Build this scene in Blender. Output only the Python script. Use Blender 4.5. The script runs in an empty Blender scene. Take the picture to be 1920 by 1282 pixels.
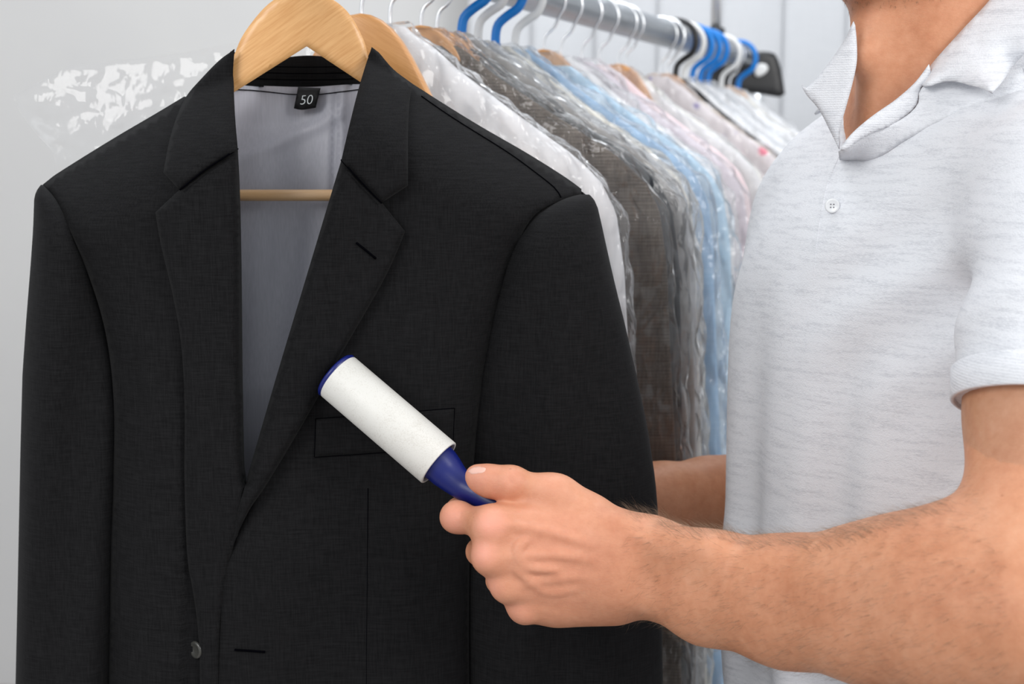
import bpy, math, random
import numpy as np
from mathutils import Vector, Matrix, noise
from mathutils.geometry import delaunay_2d_cdt
R = math.radians
random.seed(7)
SC = bpy.context.scene
COL = SC.collection

# ------------------------------------------------------------------ camera, world, lights, exposure
FPX = 2667.0
CAMZ = 1.40
PITCH = math.atan(361 / FPX)
cam_d = bpy.data.cameras.new('camera')
cam = bpy.data.objects.new('camera', cam_d)
COL.objects.link(cam)
cam.location = (0, 0, CAMZ)
cam.rotation_euler = (R(90) - PITCH, 0, 0)
cam_d.sensor_width = 36.0
cam_d.lens = FPX * 36 / 1920
cam_d.clip_start = 0.02
cam_d.dof.use_dof = True
cam_d.dof.focus_distance = 1.12
cam_d.dof.aperture_fstop = 7.0
SC.camera = cam
SC.view_settings.view_transform = 'Standard'
SC.view_settings.look = 'None'
SC.view_settings.gamma = 1
SC.view_settings.use_curve_mapping = False
SC.view_settings.exposure = 0.2
SC.cycles.transparent_max_bounces = 40

wd = bpy.data.worlds.new('room_light')
SC.world = wd
wd.use_nodes = True
wd.node_tree.nodes['Background'].inputs[0].default_value = (0.93, 0.96, 1.0, 1)
wd.node_tree.nodes['Background'].inputs[1].default_value = 0.68

def area(name, loc, target, size, power, color=(1, 1, 1), sy=None):
    l = bpy.data.lights.new(name, 'AREA')
    l.shape = 'RECTANGLE'; l.size = size; l.size_y = sy or size
    l.energy = power; l.color = color
    o = bpy.data.objects.new(name, l); COL.objects.link(o)
    o.location = loc
    o.rotation_euler = (Vector(target) - Vector(loc)).to_track_quat('-Z', 'Y').to_euler()
    return o
area('softbox_left', (-1.6, -0.9, 2.7), (0.0, 1.3, 1.2), 1.3, 34, (1.0, 0.985, 0.96))
area('softbox_right', (1.9, -0.5, 2.4), (0.1, 1.3, 1.2), 1.1, 30, (1.0, 0.98, 0.95))
area('ceiling_softbox', (0.3, 2.2, 3.2), (0.3, 3.0, 0.6), 1.8, 30, (0.92, 0.96, 1.0))

# ------------------------------------------------------------------ helpers
CP, SP = math.cos(PITCH), math.sin(PITCH)
def P(px, py, Y):
    u = (px - 960) / FPX; v = (641 - py) / FPX
    t = Y / (CP + v * SP)
    return Vector((u * t, Y, CAMZ + t * (-SP + v * CP)))
def Pn(px, py, Y):
    px = np.asarray(px, float); py = np.asarray(py, float); Y = np.asarray(Y, float)
    u = (px - 960) / FPX; v = (641 - py) / FPX
    t = Y / (CP + v * SP)
    return np.stack([u * t, Y + 0 * t, CAMZ + t * (-SP + v * CP)], -1)

def tag(o, label=None, cat=None, group=None, kind=None):
    if label: o['label'] = label
    if cat: o['category'] = cat
    if group: o['group'] = group
    if kind: o['kind'] = kind
    return o
def empty(name, loc, label=None, cat=None, group=None):
    o = bpy.data.objects.new(name, None); COL.objects.link(o)
    o.location = loc; o.empty_display_size = 0.05
    return tag(o, label, cat, group)
def link(name, me, mat=None, parent=None, smooth=True):
    """mesh data are in world coordinates; a child keeps its place under its parent"""
    o = bpy.data.objects.new(name, me); COL.objects.link(o)
    if mat: me.materials.append(mat)
    if parent:
        o.parent = parent
        m = Matrix.Translation(-Vector(root_loc(parent)))
        me.transform(m)
    if smooth:
        me.polygons.foreach_set('use_smooth', [True] * len(me.polygons))
    return o
def root_loc(p):
    v = Vector((0, 0, 0))
    while p: v += Vector(p.location); p = p.parent
    return v
def mesh_from(verts, faces, name='m'):
    me = bpy.data.meshes.new(name)
    me.from_pydata([tuple(v) for v in verts], [], [tuple(f) for f in faces])
    me.update(); me.validate()
    return me
def solidify(o, t, off=-1.0):
    m = o.modifiers.new('thickness', 'SOLIDIFY'); m.thickness = t; m.offset = off
    m.use_quality_normals = True
    return o
def bevel(o, w, seg=3):
    m = o.modifiers.new('bevel', 'BEVEL'); m.width = w; m.segments = seg; m.limit_method = 'ANGLE'
    m.angle_limit = R(40)
    return o

def catmull(pts, closed=False, step=6.0):
    pts = [np.array(p, float) for p in pts]
    n = len(pts); out = []
    rng = range(n if closed else n - 1)
    for i in rng:
        p1 = pts[i]; p2 = pts[(i + 1) % n]
        p0 = pts[(i - 1) % n] if (closed or i > 0) else 2 * p1 - p2
        p3 = pts[(i + 2) % n] if (closed or i < n - 2) else 2 * p2 - p1
        k = max(1, int(np.linalg.norm(p2 - p1) / step))
        for j in range(k):
            t = j / k
            out.append(0.5 * ((2 * p1) + (-p0 + p2) * t + (2 * p0 - 5 * p1 + 4 * p2 - p3) * t * t + (-p0 + 3 * p1 - 3 * p2 + p3) * t ** 3))
    if not closed: out.append(pts[-1])
    return out
def outline(segs, step):
    """segs: smooth polylines joined at sharp corners (end of one = start of next)"""
    out = []
    for s in segs:
        c = catmull(s, False, step)
        out += c[:-1]
    return np.array(out)
def seg_dist(X, poly, closed=True):
    """distance of points X(n,2) to a polyline"""
    A = np.asarray(poly, float); B = np.roll(A, -1, 0)
    if not closed: A = A[:-1]; B = B[:-1]
    best = np.full(len(X), 1e9)
    for a, b in zip(A, B):
        ab = b - a; L = ab @ ab + 1e-12
        t = np.clip(((X - a) @ ab) / L, 0, 1)
        d = np.hypot(X[:, 0] - a[0] - t * ab[0], X[:, 1] - a[1] - t * ab[1])
        best = np.minimum(best, d)
    return best
def inside(X, poly):
    x, y = X[:, 0], X[:, 1]; c = np.zeros(len(X), bool)
    n = len(poly); j = n - 1
    for i in range(n):
        xi, yi = poly[i]; xj, yj = poly[j]
        if yi != yj:
            k = ((yi > y) != (yj > y)) & (x < (xj - xi) * (y - yi) / (yj - yi) + xi)
            c ^= k
        j = i
    return c
def panel_mesh(segs, depth, step=12.0, flip=False, proj=Pn):
    """fills an outline with a fine triangle sheet; depth(x, y, dist_to_edge) gives each point its distance"""
    B = outline(segs, step)
    x0, y0 = B.min(0); x1, y1 = B.max(0)
    gx, gy = np.meshgrid(np.arange(x0 + step / 2, x1, step), np.arange(y0 + step / 2, y1, step * 0.87))
    gx[1::2] += step / 2
    G = np.stack([gx.ravel(), gy.ravel()], -1)
    G = G[inside(G, B)]
    if len(G):
        G = G[seg_dist(G, B) > step * 0.45]
    allp = np.vstack([B, G]) if len(G) else B
    n = len(B)
    res = delaunay_2d_cdt([Vector(p) for p in allp], [], [list(range(n))], 1, 1e-4, False)
    V = np.array([tuple(v) for v in res[0]]); F = [tuple(f) for f in res[2]]
    if F:
        cen = np.array([V[list(f)].mean(0) for f in F])
        keep = inside(cen, B)
        F = [f for f, q in zip(F, keep) if q]
    d = seg_dist(V, B)
    W = proj(V[:, 0], V[:, 1], depth(V[:, 0], V[:, 1], d))
    # faces turned to the viewer
    if F:
        f = F[0]; a, b, c = (W[i] for i in f[:3])
        # majority orientation
        s = 0
        for f in F[:40]:
            a, b, c = (V[i] for i in f[:3])
            s += (b[0] - a[0]) * (c[1] - a[1]) - (b[1] - a[1]) * (c[0] - a[0])
        if (s > 0) != flip: F = [f[::-1] for f in F]
    return mesh_from(W, F)

def tube_mesh(pts, r, n=10, cap=True, flat=1.0):
    pts = [Vector(p) for p in pts]
    rs = r if isinstance(r, (list, tuple)) else [r] * len(pts)
    V, F = [], []
    t0 = (pts[1] - pts[0]).normalized()
    ref = Vector((0, 0, 1)) if abs(t0.z) < 0.9 else Vector((1, 0, 0))
    nrm = (ref - t0 * ref.dot(t0)).normalized()
    for i, p in enumerate(pts):
        a = pts[max(0, i - 1)]; b = pts[min(len(pts) - 1, i + 1)]
        t = (b - a).normalized()
        nrm = (nrm - t * nrm.dot(t)).normalized()
        bi = t.cross(nrm)
        for k in range(n):
            an = 2 * math.pi * k / n
            V.append(p + nrm * (math.cos(an) * rs[i]) + bi * (math.sin(an) * rs[i] * flat))
    for i in range(len(pts) - 1):
        for k in range(n):
            F.append((i * n + k, i * n + (k + 1) % n, (i + 1) * n + (k + 1) % n, (i + 1) * n + k))
    if cap:
        F.append(tuple(range(n))[::-1]); F.append(tuple((len(pts) - 1) * n + k for k in range(n)))
    return V, F
def tube(name, pts, r, mat, parent=None, n=10, flat=1.0):
    V, F = tube_mesh(pts, r, n, True, flat)
    return link(name, mesh_from(V, F), mat, parent)
def join_vf(parts):
    V, F = [], []
    for v, f in parts:
        o = len(V); V += list(v); F += [tuple(i + o for i in q) for q in f]
    return V, F
def smooth3(pts, sub=6):
    return [Vector(p) for p in catmull([tuple(p) for p in pts], False, 1e9)] if sub <= 1 else cat3(pts, sub)
def cat3(pts, sub):
    pts = [np.array(p, float) for p in pts]; n = len(pts); out = []
    for i in range(n - 1):
        p1 = pts[i]; p2 = pts[i + 1]
        p0 = pts[i - 1] if i else 2 * p1 - p2
        p3 = pts[i + 2] if i < n - 2 else 2 * p2 - p1
        for j in range(sub):
            t = j / sub
            out.append(Vector(0.5 * ((2 * p1) + (-p0 + p2) * t + (2 * p0 - 5 * p1 + 4 * p2 - p3) * t * t + (-p0 + 3 * p1 - 3 * p2 + p3) * t ** 3)))
    out.append(Vector(pts[-1])); return out
def lathe_mesh(prof, origin, axis, n=48):
    """prof: (distance along axis, radius)"""
    ax = Vector(axis).normalized(); o = Vector(origin)
    ref = Vector((0, 0, 1)); e1 = (ref - ax * ref.dot(ax)).normalized(); e2 = ax.cross(e1)
    V, F = [], []
    for s, r in prof:
        for k in range(n):
            a = 2 * math.pi * k / n
            V.append(o + ax * s + e1 * (r * math.cos(a)) + e2 * (r * math.sin(a)))
    for i in range(len(prof) - 1):
        for k in range(n):
            F.append((i * n + k, i * n + (k + 1) % n, (i + 1) * n + (k + 1) % n, (i + 1) * n + k))
    return V, F
def box_vf(c, s, rot=0.0):
    cx, cy, cz = c; sx, sy, sz = (q / 2 for q in s)
    V = []
    ca, sa = math.cos(rot), math.sin(rot)
    for z in (-sz, sz):
        for x, y in ((-sx, -sy), (sx, -sy), (sx, sy), (-sx, sy)):
            V.append((cx + x * ca - y * sa, cy + x * sa + y * ca, cz + z))
    F = [(3, 2, 1, 0), (4, 5, 6, 7), (0, 1, 5, 4), (1, 2, 6, 5), (2, 3, 7, 6), (3, 0, 4, 7)]
    return V, F
def box(name, c, s, mat, parent=None, rot=0.0, bev=0.0):
    o = link(name, mesh_from(*box_vf(c, s, rot)), mat, parent, smooth=False)
    if bev: bevel(o, bev)
    return o

# ------------------------------------------------------------------ signed distance fields -> one smooth skin (surface nets)
class Field:
    def __init__(s, lo, hi, h):
        s.lo = np.array(lo, float); s.h = h
        s.n = np.ceil((np.array(hi) - s.lo) / h).astype(int) + 1
        s.v = np.full(s.n, 0.08, np.float32)
        s.ax = [s.lo[i] + h * np.arange(s.n[i]) for i in range(3)]
    def _win(s, lo, hi):
        i0 = np.clip(((np.array(lo) - s.lo) / s.h).astype(int), 0, s.n)
        i1 = np.clip(((np.array(hi) - s.lo) / s.h).astype(int) + 2, 0, s.n)
        if (i1 <= i0).any(): return None
        sl = tuple(slice(a, b) for a, b in zip(i0, i1))
        g = np.meshgrid(*[s.ax[i][sl[i]] for i in range(3)], indexing='ij', sparse=True)
        return sl, g
    def _put(s, sl, d, k, sign=1):
        a = s.v[sl]; d = d.astype(np.float32)
        if sign > 0:
            h = np.maximum(k - np.abs(a - d), 0) / k
            s.v[sl] = np.minimum(a, d) - h * h * k * 0.25
        else:   # carve
            d = -d; h = np.maximum(k - np.abs(a - d), 0) / k
            s.v[sl] = np.maximum(a, d) + h * h * k * 0.25
    def cap(s, a, b, ra, rb=None, k=0.01, sign=1, squash=None):
        """tapered capsule; squash=(direction, factor) flattens it along a direction"""
        rb = ra if rb is None else rb
        a = np.array(a, float); b = np.array(b, float)
        m = max(ra, rb) + k + 0.012
        w = s._win(np.minimum(a, b) - m, np.maximum(a, b) + m)
        if w is None: return
        sl, g = w
        q = [g[i] - a[i] for i in range(3)]
        ab = b - a; L = ab @ ab + 1e-12
        t = np.clip((q[0] * ab[0] + q[1] * ab[1] + q[2] * ab[2]) / L, 0, 1)
        e = [q[i] - t * ab[i] for i in range(3)]
        if squash is not None:
            dd = np.array(squash[0], float); dd /= np.linalg.norm(dd)
            c = e[0] * dd[0] + e[1] * dd[1] + e[2] * dd[2]
            f = squash[1]
            dist = np.sqrt(e[0] ** 2 + e[1] ** 2 + e[2] ** 2 - c * c + (c / f) ** 2)
        else:
            dist = np.sqrt(e[0] ** 2 + e[1] ** 2 + e[2] ** 2)
        s._put(sl, dist - (ra + (rb - ra) * t), k, sign)
    def ell(s, c, r, axes=None, k=0.01, sign=1):
        c = np.array(c, float); r = np.array(r, float)
        A = np.eye(3) if axes is None else np.array(axes, float)
        m = max(r) + k + 0.012
        w = s._win(c - m, c + m)
        if w is None: return
        sl, g = w
        q = [g[i] - c[i] for i in range(3)]
        u = [(q[0] * A[j][0] + q[1] * A[j][1] + q[2] * A[j][2]) for j in range(3)]
        k0 = np.sqrt(sum((u[j] / r[j]) ** 2 for j in range(3)))
        k1 = np.sqrt(sum((u[j] / r[j] ** 2) ** 2 for j in range(3))) + 1e-9
        s._put(sl, k0 * (k0 - 1) / k1, k, sign)
    def chain(s, pts, rs, k=0.01, **kw):
        for i in range(len(pts) - 1):
            s.cap(pts[i], pts[i + 1], rs[i], rs[i + 1], k, **kw)
    def plane_cut(s, p, n, k=0.002):
        """removes everything on the side n points to"""
        g = np.meshgrid(*s.ax, indexing='ij', sparse=True)
        n = np.array(n, float); n /= np.linalg.norm(n)
        d = sum((g[i] - p[i]) * n[i] for i in range(3)).astype(np.float32)
        h = np.maximum(k - np.abs(s.v - d), 0) / k
        s.v = np.maximum(s.v, d) + h * h * k * 0.25
    def mesh(s, relax=2):
        v = s.v; ins = v < 0
        nx, ny, nz = s.n
        c = ins[:-1, :-1, :-1].astype(np.int8)
        tot = np.zeros((nx - 1, ny - 1, nz - 1), np.int8)
        for a in (0, 1):
            for b in (0, 1):
                for d in (0, 1):
                    tot += ins[a:nx - 1 + a, b:ny - 1 + b, d:nz - 1 + d]
        act = (tot > 0) & (tot < 8)
        I = np.argwhere(act)
        idx = -np.ones(act.shape, np.int64); idx[act] = np.arange(len(I))
        acc = np.zeros((len(I), 3)); cnt = np.zeros(len(I))
        cor = [(a, b, d) for a in (0, 1) for b in (0, 1) for d in (0, 1)]
        for p in cor:
            for ax in range(3):
                if p[ax] == 1: continue
                q = list(p); q[ax] = 1
                vp = v[I[:, 0] + p[0], I[:, 1] + p[1], I[:, 2] + p[2]]
                vq = v[I[:, 0] + q[0], I[:, 1] + q[1], I[:, 2] + q[2]]
                cr = (vp < 0) != (vq < 0)
                t = vp / (vp - vq + 1e-20)
                pos = np.tile(np.array(p, float), (len(I), 1)); pos[:, ax] += t
                acc[cr] += pos[cr]; cnt[cr] += 1
        V = s.lo + s.h * (I + acc / np.maximum(cnt, 1)[:, None])
        faces = []
        for ax in range(3):
            o = [0, 1, 2]; o.remove(ax); b, d = o
            n = [nx, ny, nz]
            sl0 = [slice(1, n[i] - 1) for i in range(3)]; sl1 = list(sl0)
            sl0[ax] = slice(0, n[ax] - 1); sl1[ax] = slice(1, n[ax])
            A = ins[tuple(sl0)]; B = ins[tuple(sl1)]
            E = np.argwhere(A != B)
            off = np.array([1, 1, 1]); off[ax] = 0
            base = E + off
            def cell(db, dd):
                q = base.copy(); q[:, b] -= db; q[:, d] -= dd
                return idx[q[:, 0], q[:, 1], q[:, 2]]
            Q = np.stack([cell(1, 1), cell(0, 1), cell(0, 0), cell(1, 0)], -1)
            pos_in = A[E[:, 0], E[:, 1], E[:, 2]]
            fl = pos_in if ax != 1 else ~pos_in
            Q[~fl] = Q[~fl][:, ::-1]
            faces.append(Q)
        Q = np.vstack(faces); Q = Q[(Q >= 0).all(1)]
        # relax along the grid to take the stair steps out
        for _ in range(relax):
            S = np.zeros_like(V); C = np.zeros(len(V))
            for a, b in ((0, 1), (1, 2), (2, 3), (3, 0)):
                np.add.at(S, Q[:, a], V[Q[:, b]]); np.add.at(C, Q[:, a], 1)
                np.add.at(S, Q[:, b], V[Q[:, a]]); np.add.at(C, Q[:, b], 1)
            V = V * 0.5 + 0.5 * S / np.maximum(C, 1)[:, None]
        return V, Q
def np_mesh(parts):
    Vs, Fs, o = [], [], 0
    for V, Q in parts:
        Vs.append(V); Fs.append(Q + o); o += len(V)
    V = np.vstack(Vs); Q = np.vstack(Fs)
    me = bpy.data.meshes.new('m')
    me.vertices.add(len(V)); me.vertices.foreach_set('co', V.astype(np.float32).ravel())
    me.loops.add(Q.size); me.loops.foreach_set('vertex_index', Q.astype(np.int32).ravel())
    me.polygons.add(len(Q)); me.polygons.foreach_set('loop_start', (np.arange(len(Q)) * 4).astype(np.int32))
    me.update(calc_edges=True); me.validate()
    return me

# ------------------------------------------------------------------ materials
def mat_new(name):
    m = bpy.data.materials.new(name); m.use_nodes = True
    nt = m.node_tree; b = nt.nodes['Principled BSDF']
    return m, nt, b
def nd(nt, t, **kw):
    n = nt.nodes.new(t)
    for k, v in kw.items(): setattr(n, k, v)
    return n
def coords(nt, scale=(1, 1, 1), rot=(0, 0, 0)):
    tc = nd(nt, 'ShaderNodeNewGeometry'); mp = nd(nt, 'ShaderNodeMapping')
    mp.inputs['Scale'].default_value = scale; mp.inputs['Rotation'].default_value = rot
    nt.links.new(tc.outputs['Position'], mp.inputs['Vector']); return mp.outputs[0]
def noise_n(nt, vec, scale, detail=3, rough=0.5):
    n = nd(nt, 'ShaderNodeTexNoise'); n.inputs['Scale'].default_value = scale
    n.inputs['Detail'].default_value = detail; n.inputs['Roughness'].default_value = rough
    nt.links.new(vec, n.inputs['Vector']); return n.outputs[0]
def ramp(nt, fac, stops):
    r = nd(nt, 'ShaderNodeValToRGB'); e = r.color_ramp.elements
    while len(e) < len(stops): e.new(0.5)
    for i, (p, c) in enumerate(stops):
        e[i].position = p; e[i].color = (*c, 1)
    nt.links.new(fac, r.inputs[0]); return r.outputs[0]
def bump(nt, b, h, strength, dist=0.001):
    n = nd(nt, 'ShaderNodeBump'); n.inputs['Strength'].default_value = strength; n.inputs['Distance'].default_value = dist
    nt.links.new(h, n.inputs['Height']); nt.links.new(n.outputs[0], b.inputs['Normal']); return n
def math_n(nt, op, a, b):
    n = nd(nt, 'ShaderNodeMath', operation=op)
    for i, q in enumerate((a, b)):
        if isinstance(q, (int, float)): n.inputs[i].default_value = q
        else: nt.links.new(q, n.inputs[i])
    return n.outputs[0]
def plain(name, col, rough=0.5, metal=0.0, spec=0.5, **kw):
    m, nt, b = mat_new(name)
    b.inputs['Base Color'].default_value = (*col, 1); b.inputs['Roughness'].default_value = rough
    b.inputs['Metallic'].default_value = metal; b.inputs['Specular IOR Level'].default_value = spec
    v = coords(nt); h = noise_n(nt, v, kw.get('nscale', 200), 2)
    bump(nt, b, h, kw.get('bs', 0.05), 0.0005)
    return m
def cloth(name, col, col2, scale=900, rough=0.9, sheen=0.1, bs=0.25, stripes=None, spec=0.15):
    """woven cloth: crossed warp and weft threads"""
    m, nt, b = mat_new(name)
    v1 = coords(nt, (1, 1, 0.06)); v2 = coords(nt, (0.06, 0.06, 1))
    n1 = noise_n(nt, v1, scale, 2); n2 = noise_n(nt, v2, scale, 2)
    s = math_n(nt, 'ADD', n1, n2); s = math_n(nt, 'MULTIPLY', s, 0.5)
    c = ramp(nt, s, [(0.36, col), (0.64, col2)])
    if stripes:
        w = nd(nt, 'ShaderNodeTexWave', wave_type='BANDS', bands_direction='Z'); w.inputs['Scale'].default_value = stripes
        w.inputs['Distortion'].default_value = 0.6; nt.links.new(coords(nt), w.inputs['Vector'])
        mx = nd(nt, 'ShaderNodeMix', data_type='RGBA', blend_type='MULTIPLY'); mx.inputs[0].default_value = 0.35
        nt.links.new(c, mx.inputs[6]); nt.links.new(ramp(nt, w.outputs[0], [(0.3, (0.55, 0.5, 0.47)), (0.7, (1, 1, 1))]), mx.inputs[7]); c = mx.outputs[2]
    nt.links.new(c, b.inputs['Base Color'])
    b.inputs['Roughness'].default_value = rough; b.inputs['Specular IOR Level'].default_value = spec
    b.inputs['Sheen Weight'].default_value = sheen; b.inputs['Sheen Roughness'].default_value = 0.4
    bump(nt, b, s, bs, 0.0004)
    return m
M = {}
M['wool'] = cloth('charcoal_wool', (0.0040, 0.0040, 0.0045), (0.0105, 0.0105, 0.0113), 1100, sheen=0.02)
M['wool_in'] = cloth('black_collar_felt', (0.006, 0.006, 0.0065), (0.011, 0.011, 0.012), 1100, sheen=0.02)
M['thread'] = plain('black_thread', (0.002, 0.002, 0.003), 0.95, spec=0.0)
M['tag'] = plain('black_satin_label', (0.007, 0.007, 0.008), 0.6, spec=0.3)
M['white_print'] = plain('white_print', (0.75, 0.8, 0.82), 0.6)
M['button'] = plain('dark_horn_button', (0.05, 0.05, 0.045), 0.2)
M['chrome'] = plain('chrome', (0.9, 0.91, 0.93), 0.24, 1.0)
M['rail'] = plain('brushed_steel_tube', (0.42, 0.45, 0.48), 0.3, 1.0, bs=0.1)
M['blue'] = plain('sky_blue_plastic', (0.0, 0.19, 0.62), 0.35)
M['whitep'] = plain('white_plastic', (0.78, 0.78, 0.77), 0.35)
M['blackp'] = plain('black_plastic', (0.012, 0.012, 0.013), 0.35)
M['navy'] = plain('navy_blue_plastic', (0.003, 0.010, 0.14), 0.36, bs=0.08, nscale=900)
M['card'] = plain('grey_cardboard_core', (0.35, 0.33, 0.3), 0.8)
M['nail'] = plain('finger_nail', (0.78, 0.47, 0.38), 0.28)
M['shirt_button'] = plain('pearl_shirt_button', (0.75, 0.77, 0.79), 0.25)

def lining_mat():
    m, nt, b = mat_new('grey_satin_lining')
    v = coords(nt, (1, 1, 0.03)); n = noise_n(nt, v, 700, 2)
    nt.links.new(ramp(nt, n, [(0.3, (0.39, 0.395, 0.45)), (0.7, (0.44, 0.445, 0.505))]), b.inputs['Base Color'])
    b.inputs['Roughness'].default_value = 0.42; b.inputs['Specular IOR Level'].default_value = 0.35
    b.inputs['Sheen Weight'].default_value = 0.15
    bump(nt, b, n, 0.08, 0.0003); return m
M['lining'] = lining_mat()
def wood_mat(name, c1, c2, rot=0.0):
    m, nt, b = mat_new(name)
    def rc(sc):
        mp = nd(nt, 'ShaderNodeMapping'); mp.inputs['Scale'].default_value = sc
        nt.links.new(coords(nt, (1, 1, 1), (0, rot, 0)), mp.inputs['Vector']); return mp.outputs[0]
    n = noise_n(nt, rc((1, 1, 5)), 22, 5, 0.65); n2 = noise_n(nt, rc((0.6, 1, 14)), 60, 3)
    s = math_n(nt, 'MULTIPLY', math_n(nt, 'ADD', n, n2), 0.5)
    nt.links.new(ramp(nt, s, [(0.33, c1), (0.62, c2)]), b.inputs['Base Color'])
    b.inputs['Roughness'].default_value = 0.38; b.inputs['Coat Weight'].default_value = 0.25
    b.inputs['Coat Roughness'].default_value = 0.25
    bump(nt, b, s, 0.1, 0.0005); return m
M['wood'] = wood_mat('varnished_beech', (0.61, 0.30, 0.10), (0.75, 0.425, 0.175), R(35))
M['wood_bar'] = wood_mat('pale_beech_bar', (0.66, 0.40, 0.20), (0.74, 0.48, 0.26))
M['wood_far'] = wood_mat('orange_beech', (0.58, 0.27, 0.085), (0.70, 0.36, 0.14), R(-30))

def roller_mat():
    m, nt, b = mat_new('white_adhesive_paper')
    n = noise_n(nt, coords(nt), 60, 6, 0.75); n2 = noise_n(nt, coords(nt), 900, 3, 0.7)
    s = math_n(nt, 'ADD', math_n(nt, 'MULTIPLY', n, 0.4), math_n(nt, 'MULTIPLY', n2, 0.6))
    nt.links.new(ramp(nt, s, [(0.3, (0.58, 0.555, 0.50)), (0.5, (0.74, 0.73, 0.69))]), b.inputs['Base Color'])
    b.inputs['Roughness'].default_value = 0.42; b.inputs['Specular IOR Level'].default_value = 0.4
    bump(nt, b, n2, 0.05, 0.0004); return m
M['paper'] = roller_mat()

def skin_mat():
    m, nt, b = mat_new('tanned_skin')
    v = coords(nt)
    n = noise_n(nt, v, 16, 4, 0.6); n2 = noise_n(nt, v, 130, 4, 0.65)
    s = math_n(nt, 'ADD', math_n(nt, 'MULTIPLY', n, 0.65), math_n(nt, 'MULTIPLY', n2, 0.35))
    c = ramp(nt, s, [(0.33, (0.50, 0.205, 0.105)), (0.50, (0.60, 0.275, 0.152)), (0.66, (0.67, 0.335, 0.20))])
    # redder skin over the knuckles and finger ends
    geo = nd(nt, 'ShaderNodeAttribute'); geo.attribute_name = 'flush'
    mx = nd(nt, 'ShaderNodeMix', data_type='RGBA'); nt.links.new(geo.outputs['Fac'], mx.inputs[0])
    nt.links.new(c, mx.inputs[6]); mx.inputs[7].default_value = (0.84, 0.37, 0.27, 1)
    # freckles
    vo = nd(nt, 'ShaderNodeTexVoronoi'); vo.inputs['Scale'].default_value = 42; nt.links.new(v, vo.inputs['Vector'])
    fr = ramp(nt, vo.outputs['Distance'], [(0.0, (0.5, 0.36, 0.3)), (0.055, (1, 1, 1))])
    m2 = nd(nt, 'ShaderNodeMix', data_type='RGBA', blend_type='MULTIPLY'); m2.inputs[0].default_value = 0.55
    nt.links.new(mx.outputs[2], m2.inputs[6]); nt.links.new(fr, m2.inputs[7])
    nt.links.new(m2.outputs[2], b.inputs['Base Color'])
    b.inputs['Roughness'].default_value = 0.50; b.inputs['Specular IOR Level'].default_value = 0.38
    b.inputs['Subsurface Weight'].default_value = 0.18
    b.inputs['Subsurface Radius'].default_value = (1.0, 0.35, 0.2); b.inputs['Subsurface Scale'].default_value = 0.006
    n3 = noise_n(nt, coords(nt, (1, 1, 1.6)), 420, 3, 0.6); n4 = noise_n(nt, v, 1500, 2)
    h = math_n(nt, 'ADD', math_n(nt, 'MULTIPLY', n3, 0.7), math_n(nt, 'MULTIPLY', n4, 0.3))
    bump(nt, b, h, 0.5, 0.0006); return m
M['skin'] = skin_mat()
M['hair'] = plain('brown_body_hair', (0.20, 0.125, 0.075), 0.5)

def polo_mat(name, fine=False):
    m, nt, b = mat_new(name)
    v = coords(nt, (1, 1, 9)); n = noise_n(nt, v, 26, 5, 0.7)
    v2 = coords(nt, (1, 1, 5)); n2 = noise_n(nt, v2, 300, 3, 0.7)
    s = math_n(nt, 'ADD', math_n(nt, 'MULTIPLY', n, 0.55), math_n(nt, 'MULTIPLY', n2, 0.45))
    nt.links.new(ramp(nt, s, [(0.34, (0.545, 0.56, 0.60)), (0.52, (0.73, 0.745, 0.78))]), b.inputs['Base Color'])
    b.inputs['Roughness'].default_value = 0.9; b.inputs['Specular IOR Level'].default_value = 0.1
    b.inputs['Sheen Weight'].default_value = 0.1
    vo = nd(nt, 'ShaderNodeTexVoronoi'); vo.inputs['Scale'].default_value = 900; nt.links.new(coords(nt), vo.inputs['Vector'])
    w = nd(nt, 'ShaderNodeTexWave', bands_direction='Z'); w.inputs['Scale'].default_value = 260 if not fine else 170
    nt.links.new(coords(nt), w.inputs['Vector'])
    h = math_n(nt, 'ADD', vo.outputs['Distance'], math_n(nt, 'MULTIPLY', w.outputs[0], 0.6 if fine else 0.12))
    bump(nt, b, h, 0.35, 0.0006); return m
M['polo'] = polo_mat('heather_pique')
M['polo_rib'] = polo_mat('heather_rib', True)

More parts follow.
